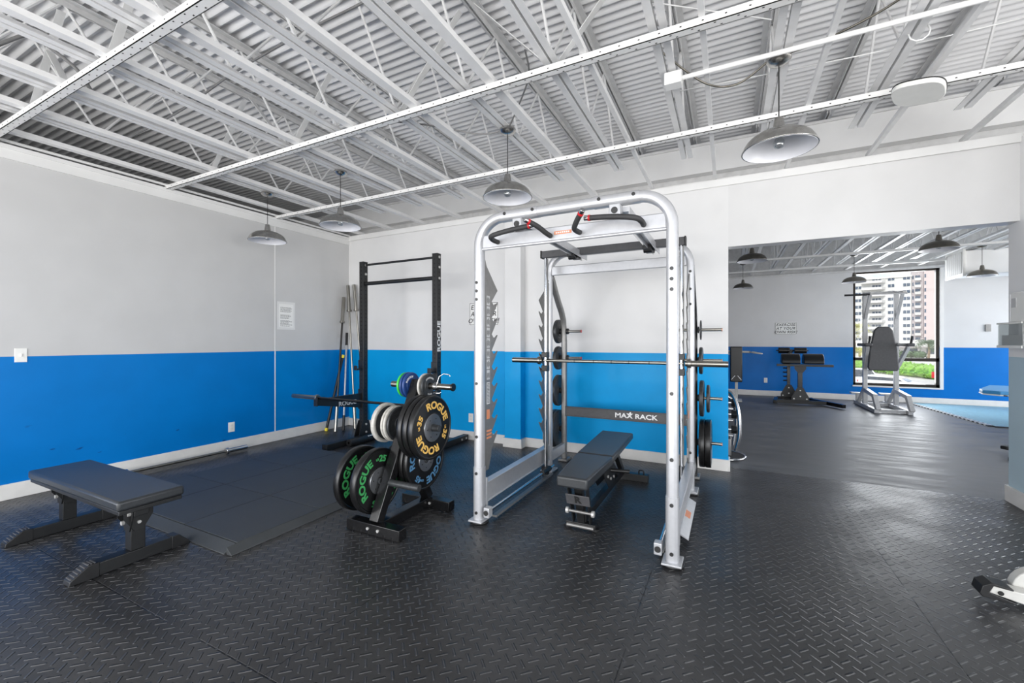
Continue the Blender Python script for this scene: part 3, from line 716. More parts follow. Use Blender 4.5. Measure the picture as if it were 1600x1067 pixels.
# ================================================================== SQUAT RACK
t = thing('squat_rack', 'tall black two-post squat rack with twin crossbars and drilled uprights in the back left corner', 'squat rack', (-3.68, 4.12, 0))
UY0, UY1 = 4.08, 4.156
for ux in (-4.31, -3.13):
    u = part('upright', MB().box(ux, ux + .076, UY0, UY1, .076, 2.337), 'black', t, .004)
    h = MB(); z = .2
    while z < 2.3:
        h.cyl((ux + .038, UY0 - .0006, z), (ux + .038, UY0 + .0004, z), .010, 10)
        h.cyl((ux + .0764, UY0 + .038, z), (ux + .0766, UY0 + .038, z), .010, 10); z += .0508 if z > .9 else .05
    part('hole_pattern', h, 'hole', u)
    part('top_cap', MB().box(ux - .001, ux + .077, UY0 - .001, UY1 + .001, 2.3372, 2.342), 'rubber', u)
    f = part('foot', MB().box(ux, ux + .076, 3.52, 4.74, .003, .076), 'black', t, .004)
    part('end_cap', MB().box(ux - .001, ux + .077, 3.508, 3.5195, .003, .077).box(ux - .001, ux + .077, 4.7405, 4.752, .003, .077), 'rubber', f, .003)
    for xs in (ux - .006, ux + .0762):
        part('gusset', MB().prism([(3.98, .03), (4.26, .03), (4.165, .27), (4.07, .27)], 'YZ', xs, xs + .006), 'black', t)
    b = MB()
    for (yy, zz) in ((4.03, .05), (4.21, .05), (4.118, .12), (4.118, .22)): b.cyl((ux + .083, yy, zz), (ux + .092, yy, zz), .014, 6)
    for zz in (2.30, 2.18, 2.05): b.cyl((ux + .0765, 4.118, zz), (ux + .086, 4.118, zz), .016, 6)
    for (yy, zz) in ((4.6, .04), (4.7, .04)): b.cyl((ux + .0765, yy, zz), (ux + .084, yy, zz), .014, 6)
    split('bolt', b, 'bolt', t)
    # j-cup
    j = part('bar_hook', MB().box(ux - .006, ux + .082, UY0 - .012, UY0 - .001, .93, 1.06).box(ux + .01, ux + .066, UY0 - .095, UY0 - .013, .93, .95).box(ux + .01, ux + .066, UY0 - .103, UY0 - .091, .93, .99), 'black', t, .003)
part('crossbar', MB().cyl((-4.233, 4.118, 2.30), (-3.131, 4.118, 2.30), .014, 16), 'black', t)
part('crossbar', MB().cyl((-4.233, 4.118, 2.055), (-3.131, 4.118, 2.055), .024, 18), 'black', t)
for ux in (-4.29, -3.11):
    a = part('spotter_arm', MB().prism([(4.07, .628), (3.40, .628), (3.40, .553), (4.07, .44)], 'YZ', ux, ux + .036), 'black', t, .003)
    part('end_plate', MB().box(ux - .012, ux + .048, 3.385, 3.3995, .548, .648), 'black', a, .002)
    if ux < -4:
        m = MB(); text(m, 'ROGUE', .075, (ux + .0368, 3.84, .53), (0, 1, 0), (0, 0, 1), ext=.0005, bold=.02, sx=1.1); part('lettering', m, 'label', a)
    part('bracket', MB().box(ux - .026, ux + .062, 4.066, 4.079, .42, .68), 'black', a, .002)
m = MB(); text(m, 'ROGUE', .085, (-3.0535, 4.118, 1.36), (0, 0, 1), (0, -1, 0), ext=.0005, bold=.03, sx=1.28); part('lettering', m, 'wl', t)

def barbell(name, L, a, b, sleeve=.40, shaft='bardark', sm='barsteel', grp=None, sr=.025):
    a, b = Vector(a), Vector(b); d = (b - a).normalized(); t = thing(name, L, 'barbell', tuple(a), grp)
    part('shaft', MB().cyl(a + d * (sleeve - .01), b - d * (sleeve - .01), .0142, 16), shaft, t)
    for p, s in ((a, 1), (b, -1)):
        q = part('sleeve', MB().cyl(p, p + d * s * (sleeve - .028), sr, 20), sm, t, .002)
        part('collar', MB().cyl(p + d * s * (sleeve - .03), p + d * s * (sleeve), .037, 24), sm, q, .004)
    return t
barbell('barbell', 'steel barbell lying across the black spotter arms of the squat rack', (-4.71, 3.42, .6425), (-2.51, 3.42, .6425), .44)
barbell('barbell', 'chrome barbell lying on the floor along the left wall baseboard', (-5.155, 3.13, .038), (-5.155, 1.75, .038), .24, 'barsteel', 'chrome')
# bar pad
t = thing('bar_pad', 'black foam bar pad lying on the floor beside the left foot of the squat rack', 'bar pad', (-4.18, 4.0, 0))
part('foam', MB().lathe([(.016, 3.78), (.044, 3.78), (.048, 3.79), (.048, 4.19), (.044, 4.20), (.016, 4.20)], (-4.17, 0, .049), 'Y', 28, closed=True), 'rubber', t)
m = MB(); text(m, 'ROGUE', .022, (-4.135, 4.10, .084), (0, 1, 0), (-.7, 0, .7), ext=.0006, bold=.02); part('lettering', m, 'wl', t)
# bars standing in the corner
CG = 'bars leaning in the back left corner'
barbell('barbell', 'dark shaft barbell leaning in the corner, left one with thick steel ends', (-5.03, 4.32, .005), (-5.21, 4.63, 1.97), .40, 'bardark', 'barsteel', CG)
barbell('barbell', 'chrome barbell leaning in the corner, tall left one of the chrome pair', (-4.94, 4.60, .005), (-5.20, 4.70, 2.16), .41, 'barsteel', 'barsteel', CG)
barbell('barbell', 'chrome barbell leaning in the corner, right one of the pair beside the rack', (-4.84, 4.72, .005), (-5.11, 4.735, 2.17), .41, 'barsteel', 'barsteel', CG)
t = thing('weighted_bar', 'short black bar with yellow ends leaning in the back left corner', 'bar', (-5.2, 4.32, 0), CG)
a, b_ = Vector((-5.20, 4.30, .004)), Vector((-5.13, 4.548, 1.10)); d = (b_ - a).normalized()
part('shaft', MB().cyl(a + d * .04, b_ - d * .04, .019, 16), 'rubber', t)
part('end_cap', MB().cyl(a, a + d * .045, .023, 16), 'yellow', t); part('end_cap', MB().cyl(b_ - d * .045, b_, .023, 16), 'yellow', t)
t = thing('exercise_bar', 'slim grey bar with black hand grips leaning in the back left corner', 'bar', (-5.0, 4.43, 0), CG)
a, b_ = Vector((-5.005, 4.44, .004)), Vector((-5.19, 4.67, 1.43)); d = (b_ - a).normalized()
part('shaft', MB().cyl(a + d * .2, b_ - d * .15, .015, 14), 'silver', t)
part('grip', MB().cyl(a, a + d * .22, .019, 14), 'rubber', t); part('grip', MB().cyl(b_ - d * .19, b_, .019, 14), 'rubber', t)

# ================================================================== SMITH MACHINE (silver rack)
t = thing('smith_machine', 'large silver smith machine with arched frame, chrome guide rods and a black banner plate', 'smith machine', (-.945, 3.5, 0))
SMX = -.945
def arch(y, hx=.655, zt=2.172, r=.19):
    p = [(SMX - hx, y, .03), (SMX - hx, y, 1.0), (SMX - hx, y, zt - r)]
    for i in range(1, 10):
        a = PI * .5 * i / 10; p.append((SMX - hx + r - r * math.cos(a), y, zt - r + r * math.sin(a)))
    p.append((SMX - hx + r, y, zt)); q = [(2 * SMX - x, yy, z) for x, yy, z in reversed(p)]
    return p + q
def bolts_(pts, axis, m='boltd', r=.011, par=None):
    for p in pts:
        p = Vector(p); ax = {'Y': Vector((0, -1, 0)), 'X': Vector((1, 0, 0)), 'x': Vector((-1, 0, 0))}[axis]
        part('bolt', MB().cyl(p, p + ax * .005, r, 16).cyl(p + ax * .005, p + ax * .007, r * .55, 6), m, par or t)
fa = part('front_arch', MB().rtube(arch(2.64), .066, .080, .026, (0, 1, 0)), 'silver', t, sharp=60)
ra = part('rear_arch', MB().rtube(arch(3.98, zt=2.16), .060, .075, .024, (0, 1, 0)), 'silver', t, sharp=60)
for x0, x1 in ((SMX - .47, SMX - .19), (SMX + .19, SMX + .47)):
    part('sleeve', MB().rtube([(x0, 2.64, 2.172), (x1, 2.64, 2.172)], .072, .086, .028, (0, 1, 0)), 'silver', fa, sharp=60)
    bolts_([(x0 + .04, 2.598, 2.18), (x1 - .03, 2.598, 2.18)], 'Y', par=fa)
for sx in (-1, 1):
    X = SMX + sx * .655
    part('sleeve', MB().rtube([(X, 2.64, .03), (X, 2.64, .40)], .074, .088, .028, (0, 1, 0)), 'silver', fa, sharp=60)
    part('base_plate', MB().box(X - .055, X + .055, 2.57, 2.71, .018, .030), 'silver', t, .003)
    part('rubber_foot', MB().cyl((X, 2.64, .001), (X, 2.64, .0175), .066, 28), 'rubber', t, .006)
    part('base_plate', MB().box(X - .06, X + .06, 3.90, 4.06, .012, .030), 'silver', t, .003)
    part('rubber_foot', MB().box(X - .065, X + .065, 3.895, 4.065, .001, .0115), 'rubber', t, .004)
    bolts_([(X, 2.595, z) for z in (.08, .36)] + [(X, 2.599, z) for z in (.62, 1.0, 1.60, 1.66, 1.72)], 'Y', par=fa)
    bolts_([(X, 3.942, z) for z in (.35, 1.62, 1.75, 1.9)], 'Y', par=ra)
    # low side beam, carriage rods
    xi = X - sx * .055
    part('side_beam', MB().box(X - .022, X + .022, 2.685, 3.94, .13, .27).box(X - .03, X + .03, 2.685, 3.94, .262, .272).box(X - .03, X + .03, 2.685, 3.94, .128, .138), 'silver', t, .003)
    part('beam_bracket', MB().box(X - .036, X + .036, 2.681, 2.70, .1, .31), 'silver', t, .002)
    br = part('rod_bracket', MB().box(xi - sx * .045 if sx > 0 else xi, xi if sx > 0 else xi - sx * .045, 2.60, 2.655, .055, .125), 'silver', t, .005)
    bolts_([(xi - sx * .022, 2.60, .09)], 'Y', 'boltd', .018, br)
    part('travel_rod', MB().cyl((xi - sx * .022, 2.655, .09), (xi - sx * .022, 3.90, .09), .0125, 16), 'chrome', t)
    part('rod_stop', MB().cyl((xi - sx * .022, 3.62, .09), (xi - sx * .022, 3.80, .09), .024, 18), 'rubber', t)
    part('lower_track', MB().box(xi - sx * .022 - .018, xi - sx * .022 + .018, 2.72, 3.85, .018, .034), 'silverd', t, .002)
    # upper rails
    rx = SMX + sx * .33
    br = part('rail_bracket', MB().box(rx - .034, rx + .034, 2.585, 2.66, 2.055, 2.135), 'silver', t, .005)
    bolts_([(rx, 2.585, 2.095)], 'Y', 'boltd', .020, br)
    part('upper_rail', MB().box(rx + .02, rx + .075, 2.66, 3.95, 2.10, 2.13).box(rx + .02, rx + .025, 2.66, 3.95, 2.07, 2.10).box(rx + .07, rx + .075, 2.66, 3.95, 2.07, 2.10), 'silver', t)
    part('travel_rod', MB().cyl((rx, 2.66, 2.095), (rx, 3.90, 2.095), .0125, 16), 'chrome', t)
    part('roller_block', MB().box(rx - .02, rx + .05, 3.64, 3.84, 2.062, 2.115).cyl((rx - .02, 3.70, 2.07), (rx + .05, 3.70, 2.07), .028, 16), 'rubber', t, .004)
    # guide rod, catch plates, smith hook
    gx = SMX + sx * .60
    part('guide_rod', MB().cyl((gx, 3.75, .075), (gx, 3.75, 2.09), .0135, 18), 'chrome', t)
    part('guide_foot', MB().box(gx - .03, gx + .03, 3.72, 3.78, .045, .12), 'black', t, .004)
    part('guide_rail', MB().box(gx + sx * .008 - .008, gx + sx * .008 + .008, 3.79, 3.82, .10, 2.09), 'silverd', t)
    part('bar_latch', MB().box(gx - .028, gx + .028, 3.715, 3.785, 1.15, 1.20).box(gx - .028, gx + .028, 3.715, 3.785, 1.02, 1.075).box(gx - .022, gx + .022, 3.765, 3.79, 1.02, 1.2), 'black', t, .004)
    px = X - sx * .02
    poly = [(2.676, .36), (2.73, .36), (2.765, .45)]
    for i in range(10):
        z = .50 + i * .122
        poly += [(2.775, z), (2.865, z + .112), (2.862, z + .118), (2.832, z + .098), (2.80, z + .098), (2.79, z + .11)] if i < 9 else [(2.775, z), (2.865, z + .09)]
    poly += [(2.70, 1.85), (2.676, 1.90)]
    cp = part('catch_plate', MB().prism(poly, 'YZ', px - .004, px + .004), 'silverd', t)
    st = MB(); g = MB(); xs = px + .0042
    for i in range(8):
        z = 1.02 + i * .078
        st.box(xs, xs + .0006, 2.70, 2.745, z, z + .07)
        for q in range(5): g.box(xs + .0006, xs + .001, 2.703 + .008 * q, 2.707 + .008 * q, z + .008 + .006 * ((i + q) % 3), z + .05 + .004 * ((i * q) % 4))
    st.box(xs, xs + .0006, 2.70, 2.745, .84, 1.0)
    for q in range(14): g.box(xs + .0006, xs + .001, 2.705, 2.738, .85 + q * .0105, .854 + q * .0105)
    lb = part('instruction_sticker', st, 'label', cp); part('sticker_print', g, 'boltd', t)
    part('warning_sticker', MB().box(xs, xs + .0006, 2.70, 2.745, .73, .80).box(xs, xs + .0006, 2.70, 2.77, .585, .60).box(xs, xs + .0006, 2.70, 2.77, .61, .625).box(xs, xs + .0006, 2.70, 2.77, .635, .65), 'orange', cp)
    poly = [(3.94, .28), (3.86, .28), (3.80, .34)]
    for i in range(10):
        z = .42 + i * .13
        poly += [(3.80, z), (3.70, z + .118), (3.703, z + .124), (3.74, z + .105), (3.765, z + .105), (3.78, z + .115)] if i < 9 else [(3.80, z), (3.70, z + .10)]
    poly += [(3.90, 1.84), (3.94, 1.88)]
    cp = part('catch_plate', MB().prism(poly, 'YZ', X - .004 - sx * .01, X + .004 - sx * .01), 'silverd', t)
    xs = X - sx * .01 + .0042; g = MB()
    for i in range(6): g.box(xs, xs + .0006, 3.84, 3.88, 1.08 + i * .08, 1.145 + i * .08)
    part('instruction_sticker', g, 'label', cp)
    g = MB()
    for i in range(3): g.box(xs, xs + .0006, 3.80, 3.90, .66 + i * .022, .675 + i * .022)
    part('warning_sticker', g, 'orange', cp)
    # black storage upright, curving back from the rear arch
    path = [(X, 4.03, 1.96), (X, 4.08, 1.90), (X, 4.16, 1.80), (X, 4.24, 1.71), (X, 4.33, 1.62), (X, 4.385, 1.54), (X, 4.41, 1.44), (X, 4.42, 1.30), (X, 4.42, .6), (X, 4.42, .03)]
    part('storage_upright', MB().rtube(path, .06, .056, .018, (1, 0, 0)), 'silverd' if sx < 0 else 'black', t, sharp=60)
    part('base_plate', MB().box(X - .05, X + .05, 4.36, 4.50, .005, .028), 'silverd', t, .003)
    part('lower_strut', MB().box(X - .02, X + .02, 4.02, 4.39, .10, .20), 'silver', t, .003)
    for z in ((1.41, 1.12, .765, .345)):
        o0 = X + sx * .03; o1 = X + sx * .235
        p = part('plate_peg', MB().cyl((o0, 4.42, z), (o1, 4.42, z), .0125 if z < .0 else .0145, 16), 'barsteel', t)
        part('peg_collar', MB().cyl((o0, 4.42, z), (o0 + sx * .012, 4.42, z), .032, 18), 'rubber', p, .003)
        part('peg_tip', MB().cyl((o1, 4.42, z), (o1 + sx * .006, 4.42, z), .016, 16), 'orange', p)
    for z in (1.41, 1.12):
        o0 = X - sx * .03; o1 = X - sx * .19
        p = part('plate_peg', MB().cyl((o0, 4.42, z), (o1, 4.42, z), .0145, 16), 'barsteel', t)
        part('peg_collar', MB().cyl((o0, 4.42, z), (o0 - sx * .02, 4.42, z), .032, 18), 'rubber', p, .003)
        part('peg_tip', MB().cyl((o1, 4.42, z), (o1 - sx * .006, 4.42, z), .016, 16), 'red', p)
# front grip beam
part('grip_beam', MB().box(-1.568, -.322, 2.625, 2.655, 1.955, 2.055), 'silver', t, .008)
part('beam_edge', MB().cyl((-1.568, 2.628, 1.958), (-.322, 2.628, 1.958), .011, 12), 'silver', t)
def grip(pts, L=None):
    g = part('pull_up_grip', MB().tube(sag(pts, 6), .0165, 16), 'grip', t, sharp=60)
    a, b = Vector(pts[-2]), Vector(pts[-1]); d = (b - a).normalized()
    part('grip_ring', MB().cyl(b, b + d * .012, .0185, 18), 'red', g); part('grip_tip', MB().cyl(b + d * .012, b + d * .038, .0165, 18), 'chrome', g, .002)
grip([(-1.44, 2.62, 1.995), (-1.44, 2.54, 1.998), (-1.41, 2.49, 2.008), (-1.29, 2.495, 2.03), (-1.15, 2.50, 2.043)])
grip([(-1.045, 2.62, 1.995), (-1.05, 2.56, 2.0), (-1.08, 2.49, 2.03), (-1.115, 2.44, 2.05)])
grip([(-.845, 2.62, 1.995), (-.845, 2.55, 1.99), (-.84, 2.50, 1.995), (-.81, 2.46, 2.025), (-.78, 2.43, 2.05)])
grip([(-.45, 2.62, 1.995), (-.45, 2.54, 1.998), (-.48, 2.49, 2.008), (-.60, 2.495, 2.03), (-.74, 2.50, 2.043)])
part('maker_badge', MB().box(-1.02, -.90, 2.6235, 2.6245, 2.0, 2.022), 'orange', t, .003)
m = MB()
for i in range(7): m.box(-1.008 + i * .014, -.999 + i * .014, 2.6228, 2.6235, 2.007, 2.016)
part('badge_print', m, 'wl', t)
part('top_beam', MB().box(-1.572, -.318, 3.72, 3.78, 2.09, 2.152), 'greyvinyl', t, .003)
part('beam_end', MB().box(-.318, -.305, 3.715, 3.785, 2.085, 2.157).box(-1.585, -1.572, 3.715, 3.785, 2.085, 2.157), 'black', t, .002)
part('rear_cross_beam', MB().box(-1.57, -.32, 3.965, 3.995, 1.955, 2.045), 'silver', t, .008)
part('upper_cross_tube', MB().box(-1.57, -.32, 3.87, 3.90, 2.135, 2.165), 'silver', t, .006)
bn = part('banner_plate', MB().box(-1.57, -.32, 4.385, 4.40, .495, .60).box(-1.57, -.32, 4.378, 4.39, .495, .507).box(-1.57, -.32, 4.378, 4.39, .588, .60), 'greyvinyl', t, .003)
m = MB(); text(m, 'MAX RACK', .066, (-.83, 4.384, .545), (1, 0, 0), (0, 0, 1), ext=.0006, bold=.025, sx=1.25)
m.prism([(-.875, .60), (-.905, .562), (-.885, .562), (-.91, .52), (-.855, .572), (-.875, .572)], 'XZ', 4.381, 4.3835); part('lettering', m, 'wl', bn)
# the smith bar
part('smith_bar', MB().cyl((-1.56, 3.75, 1.12), (-.33, 3.75, 1.12), .0145, 18), 'barsteel', t)
b = MB()
for x in (-1.26, -1.08, -.92, -.77, -.6): b.cyl((x, 3.75, 1.12), (x + .006, 3.75, 1.12), .0152, 18)
part('bar_knurl_marks', b, 'bardark', t)
for s in (-1, 1):
    a0 = SMX + s * .63; q = part('bar_sleeve', MB().cyl((a0, 3.75, 1.12), (SMX + s * .945, 3.75, 1.12), .0245, 24), 'barsteel', t, .002)
    part('sleeve_collar', MB().cyl((a0 + s * .02, 3.75, 1.12), (a0 + s * .045, 3.75, 1.12), .037, 24), 'barsteel', q, .003)
# side foot plate with orange label
fp = part('foot_plate', MB().prism([(-.325, .10), (-.225, .045), (-.225, .037), (-.33, .09)], 'XZ', 2.92, 3.62), 'silver', t)
part('orange_label', MB().prism([(-.31, .0925), (-.24, .0535), (-.24, .0545), (-.31, .0935)], 'XZ', 3.24, 3.36), 'orange', fp)
IPR = 'iron plates on the right pegs of the smith machine'
ip = ('iron', 'iron')
add_plate('weight_plate', 'thin small iron plate on the topmost right peg of the silver rack', IPR, 4.42, 1.408, -.226, .012, .095, ip)
add_plate('weight_plate', 'small iron plate on the second right peg, level with the smith bar', IPR, 4.42, 1.118, -.215, .03, .128, ip)
add_plate('weight_plate', 'medium iron plate, inner one on the third right peg of the silver rack', IPR, 4.42, .762, -.205, .036, .17, ip)
add_plate('weight_plate', 'smaller iron plate, outer one on the third right peg of the silver rack', IPR, 4.42, .762, -.155, .026, .13, ip)
add_plate('weight_plate', 'thick black plate, inner one on the lowest right peg of the silver rack', IPR, 4.42, .342, -.192, .05, .222, ('bumper', 'iron'))
add_plate('weight_plate', 'thick black plate, outer one on the lowest right peg of the silver rack', IPR, 4.42, .342, -.141, .05, .222, ('bumper', 'iron'))
IPL = 'iron plates on the left pegs of the smith machine'
add_plate('weight_plate', 'iron plate on the topmost left peg of the silver rack', IPL, 4.42, 1.41, -1.648, .04, .13, ip)
add_plate('weight_plate', 'iron plate on the second left peg of the silver rack', IPL, 4.42, 1.12, -1.648, .04, .128, ip)
add_plate('weight_plate', 'medium iron plate on the third left peg of the silver rack', IPL, 4.42, .765, -1.648, .04, .17, ip)
add_plate('weight_plate', 'large iron plate on the lowest left peg of the silver rack, inner one', IPL, 4.42, .345, -1.648, .04, .205, ip)
add_plate('weight_plate', 'large iron plate on the lowest left peg of the silver rack, outer one', IPL, 4.42, .345, -1.692, .04, .205, ip)

# ================================================================== FLAT BENCH (left foreground)
t = thing('flat_bench', 'low flat black padded bench on two long feet in the left foreground', 'bench', (-3.6, 1.25, 0))
part('pad', MB().box(-4.21, -2.935, 1.09, 1.41, .375, .43), 'vinyl', t, .014)
part('pad_board', MB().box(-4.20, -2.945, 1.10, 1.40, .352, .3745), 'black', t, .003)
part('spine', MB().box(-4.06, -3.06, 1.215, 1.285, .285, .351), 'black', t, .003)
for xx, far in ((-4.09, 1), (-3.14, 0)):
    part('upright', MB().box(xx - .036, xx + .036, 1.215, 1.285, .077, .284), 'black', t, .003)
    s0, s1 = (xx - .043, xx - .0365) if far else (xx + .0365, xx + .043)
    for q0, q1 in ((xx - .043, xx - .0365), (xx + .0365, xx + .043)):
        part('gusset_plate', MB().prism([(1.18, .35), (1.32, .35), (1.32, .27), (1.27, .19), (1.23, .19), (1.18, .27)], 'YZ', q0, q1), 'black', t, .001)
    part('gusset_plate', MB().prism([(xx - .07, .35), (xx + .07, .35), (xx + .07, .28), (xx + .03, .19), (xx - .03, .19), (xx - .07, .28)], 'XZ', 1.208, 1.2145), 'black', t, .001)
    b = MB()
    for (dx, zz) in ((-.035, .325), (-.045, .285), (-.03, .235), (.045, .30)):
        b.cyl((xx + dx, 1.208, zz), (xx + dx, 1.194, zz), .0125, 6)
    for (dy, zz) in ((-.03, .325), (.03, .325), (0, .24)): b.cyl((xx + .043, 1.25 + dy, zz), (xx + .052, 1.25 + dy, zz), .010, 6)
    split('bolt', b, 'bolt', t)
    part('foot_tube', MB().box(xx - .036, xx + .036, 1.06, 1.43, .004, .076), 'black', t, .004)
    f = part('foot_wedge', MB().prism([(1.075, .002), (1.075, .08), (1.03, .08), (.955, .025), (.95, .002)], 'YZ', xx - .04, xx + .04), 'rubber', t, .003)
    r = MB()
    for i in range(8):
        y = 1.058 - i * .0135; z = .0815 if y > 1.03 else .0815 - (1.03 - y) * .73
        r.box(xx - .03, xx + .03, y - .003, y + .003, z - .004, z + .003)
    part('tread_ribs', r, 'greyvinyl', f)
    part('foot_wedge', MB().prism([(1.42, .002), (1.42, .08), (1.46, .08), (1.515, .02), (1.518, .002)], 'YZ', xx - .04, xx + .04), 'rubber', t, .003)
m = MB(); xx = -3.14
m.prism([(xx - .012, .275), (xx, .262), (xx + .01, .275), (xx, .29)], 'XZ', 1.2065, 1.208); part('arrow_logo', m, 'hole', t)

# ================================================================== ADJUSTABLE BENCH
AX = -.90
t = thing('adjustable_bench', 'black adjustable weight bench standing inside the silver rack', 'bench', (AX, 3.2, 0))
part('seat_pad', MB().add([Vector(p) for p in ((AX - .105, 2.62, .352), (AX + .105, 2.62, .352), (AX + .135, 3.17, .375), (AX - .145, 3.17, .375), (AX - .105, 2.62, .425), (AX + .105, 2.62, .425), (AX + .135, 3.17, .445), (AX - .145, 3.17, .445))], [(3, 2, 1, 0), (4, 5, 6, 7), (0, 1, 5, 4), (1, 2, 6, 5), (2, 3, 7, 6), (3, 0, 4, 7)]), 'vinyl', t, .014)
part('back_pad', MB().add([Vector(p) for p in ((AX - .147, 3.18, .39), (AX + .137, 3.18, .39), (AX + .135, 3.93, .42), (AX - .150, 3.93, .42), (AX - .147, 3.18, .445), (AX + .137, 3.18, .445), (AX + .135, 3.93, .475), (AX - .150, 3.93, .475))], [(3, 2, 1, 0), (4, 5, 6, 7), (0, 1, 5, 4), (1, 2, 6, 5), (2, 3, 7, 6), (3, 0, 4, 7)]), 'vinyl', t, .014)
part('pad_frame', MB().box(AX - .09, AX + .08, 2.72, 3.16, .33, .351).beam((AX, 3.20, .375), (AX, 3.86, .402), .07, .04), 'black', t, .003)
for s in (-1, 1):
    part('leg_rail', MB().beam((AX + s * .065, 2.74, .35), (AX + s * .06, 2.86, .055), .010, .05, (0, 1, 0)), 'black', t, .002)
part('leg', MB().beam((AX - .01, 2.80, .34), (AX - .01, 2.875, .045), .055, .05, (0, 1, 0)), 'black', t, .003)
bp_ = part('logo_plate', MB().beam((AX, 2.735, .275), (AX, 2.765, .20), .165, .008, (0, 1, 0)), 'greyvinyl', t, .003)
m = MB(); text(m, 'R', .07, (AX, 2.744, .238), (1, 0, 0), (0, -.37, .93), ext=.0006, bold=.05); part('lettering', m, 'hole', bp_)
part('hinge_rod', MB().cyl((AX - .095, 2.80, .14), (AX + .095, 2.80, .14), .010, 14), 'silverd', t)
for s in (-1, 1): part('hinge_knob', MB().cyl((AX + s * .08, 2.80, .14), (AX + s * .10, 2.80, .14), .021, 20), 'bolt', t, .003)
part('front_foot', MB().box(AX - .115, AX + .095, 2.84, 2.90, .018, .048), 'black', t, .003)
part('foot_roller', MB().cyl((AX - .105, 2.835, .026), (AX + .085, 2.835, .026), .0125, 14), 'silverd', t)
for s in (-1, 1): part('rubber_pad', MB().cyl((AX - .01 + s * .10, 2.87, .001), (AX - .01 + s * .10, 2.87, .0175), .028, 16), 'rubber', t, .003)
part('spine', MB().beam((AX, 2.86, .075), (AX, 4.04, .075), .05, .05), 'black', t, .003)
part('rear_upright', MB().beam((AX, 3.86, .10), (AX, 3.42, .385), .05, .05), 'black', t, .003)
part('rear_post', MB().beam((AX + .02, 3.99, .10), (AX + .0, 3.72, .40), .04, .05, (0, 1, 0)), 'black', t, .003)
for s in (-1, 1):
    part('ladder_plate', MB().prism([(3.22, .38), (3.34, .38), (3.62, .21), (3.60, .13), (3.40, .13), (3.26, .25)], 'YZ', AX + s * .045 - .003, AX + s * .045 + .003), 'black', t, .001)
part('adjust_handle', MB().cyl((AX - .02, 3.46, .25), (AX + .19, 3.50, .25), .016, 14), 'rubber', t)
b = MB()
for (yy, zz) in ((3.28, .33), (3.36, .23), (3.45, .19), (3.55, .18)): b.cyl((AX + .048, yy, zz), (AX + .056, yy, zz), .011, 6)
split('bolt', b, 'bolt', t)
part('rear_foot', MB().box(AX - .29, AX + .245, 4.04, 4.11, .006, .07), 'black', t, .004)
part('handle_loop', MB().tube(sag([(AX + .16, 4.06, .068), (AX + .165, 4.06, .105), (AX + .20, 4.06, .105), (AX + .205, 4.06, .068)], 5), .007, 8), 'black', t)

# ================================================================== WHITE MACHINE FOOT (right edge)
t = thing('machine_base', 'white steel machine foot with a black rubber toe at the right edge of the picture', 'exercise machine', (1.4, 3.1, 0))
d = Vector((.83, -.02, 0)); 
part('base_arm', MB().prism([(1.155, .055), (1.17, .09), (1.32, .075), (1.60, .10), (2.0, .12), (2.0, .03), (1.60, .012), (1.30, .02)], 'XZ', 2.96, 3.04), 'whitemetal', t, .005)
part('rubber_toe', MB().prism([(1.12, .045), (1.13, .085), (1.165, .105), (1.24, .09), (1.24, .082), (1.17, .091), (1.154, .056), (1.25, .026), (1.25, .018), (1.13, .03)], 'XZ', 2.955, 3.045), 'rubber', t, .003)
part('wheel_cover', MB().prism([(1.27, .075)] + [(1.40 + .13 * math.cos(a), .06 + .12 * math.sin(a)) for a in [PI - .2 - i * (PI - .2) / 12 for i in range(13)]] + [(1.53, .03), (1.30, .03)], 'XZ', 3.045, 3.10), 'whitemetal', t, .006)
part('bolt_hole', MB().cyl((1.195, 2.9595, .062), (1.195, 2.955, .062), .011, 12), 'hole', t)
part('upright', MB().beam((1.75, 3.0, .08), (1.85, 3.0, 1.1), .07, .07), 'whitemetal', t, .006)

# ================================================================== FAR ROOM EQUIPMENT
# seated incline bench (back rest seen on edge of the opening)
t = thing('press_bench', 'upright black bench pad on a white post at the left edge of the far room', 'bench', (.15, 10.5, 0))
part('back_pad', MB().box(.035, .27, 10.46, 10.53, .42, 1.19), 'vinylk', t, .02)
part('post', MB().box(.13, .185, 10.54, 10.60, .012, .9), 'whitemetal', t, .004)
part('base_plate', MB().box(.05, .26, 10.40, 10.75, .002, .03), 'whitemetal', t, .004)
part('cross_arm', MB().cyl((-.5, 10.58, 1.09), (.42, 10.58, 1.07), .024, 12).beam((-.5, 10.62, 1.02), (.10, 10.62, 1.02), .03, .03), 'whitemetal', t)
part('hand_loop', MB().tube([(.40, 10.58, 1.08), (.46, 10.5, 1.06), (.6, 10.46, 1.045), (.64, 10.5, 1.04), (.62, 10.56, 1.045), (.46, 10.60, 1.075)], .014, 8), 'whitemetal', t, sharp=60)
part('pad_clip', MB().beam((.06, 10.45, .47), (.13, 10.45, .56), .02, .01).beam((.25, 10.45, .47), (.18, 10.45, .56), .02, .01), 'silver', t)
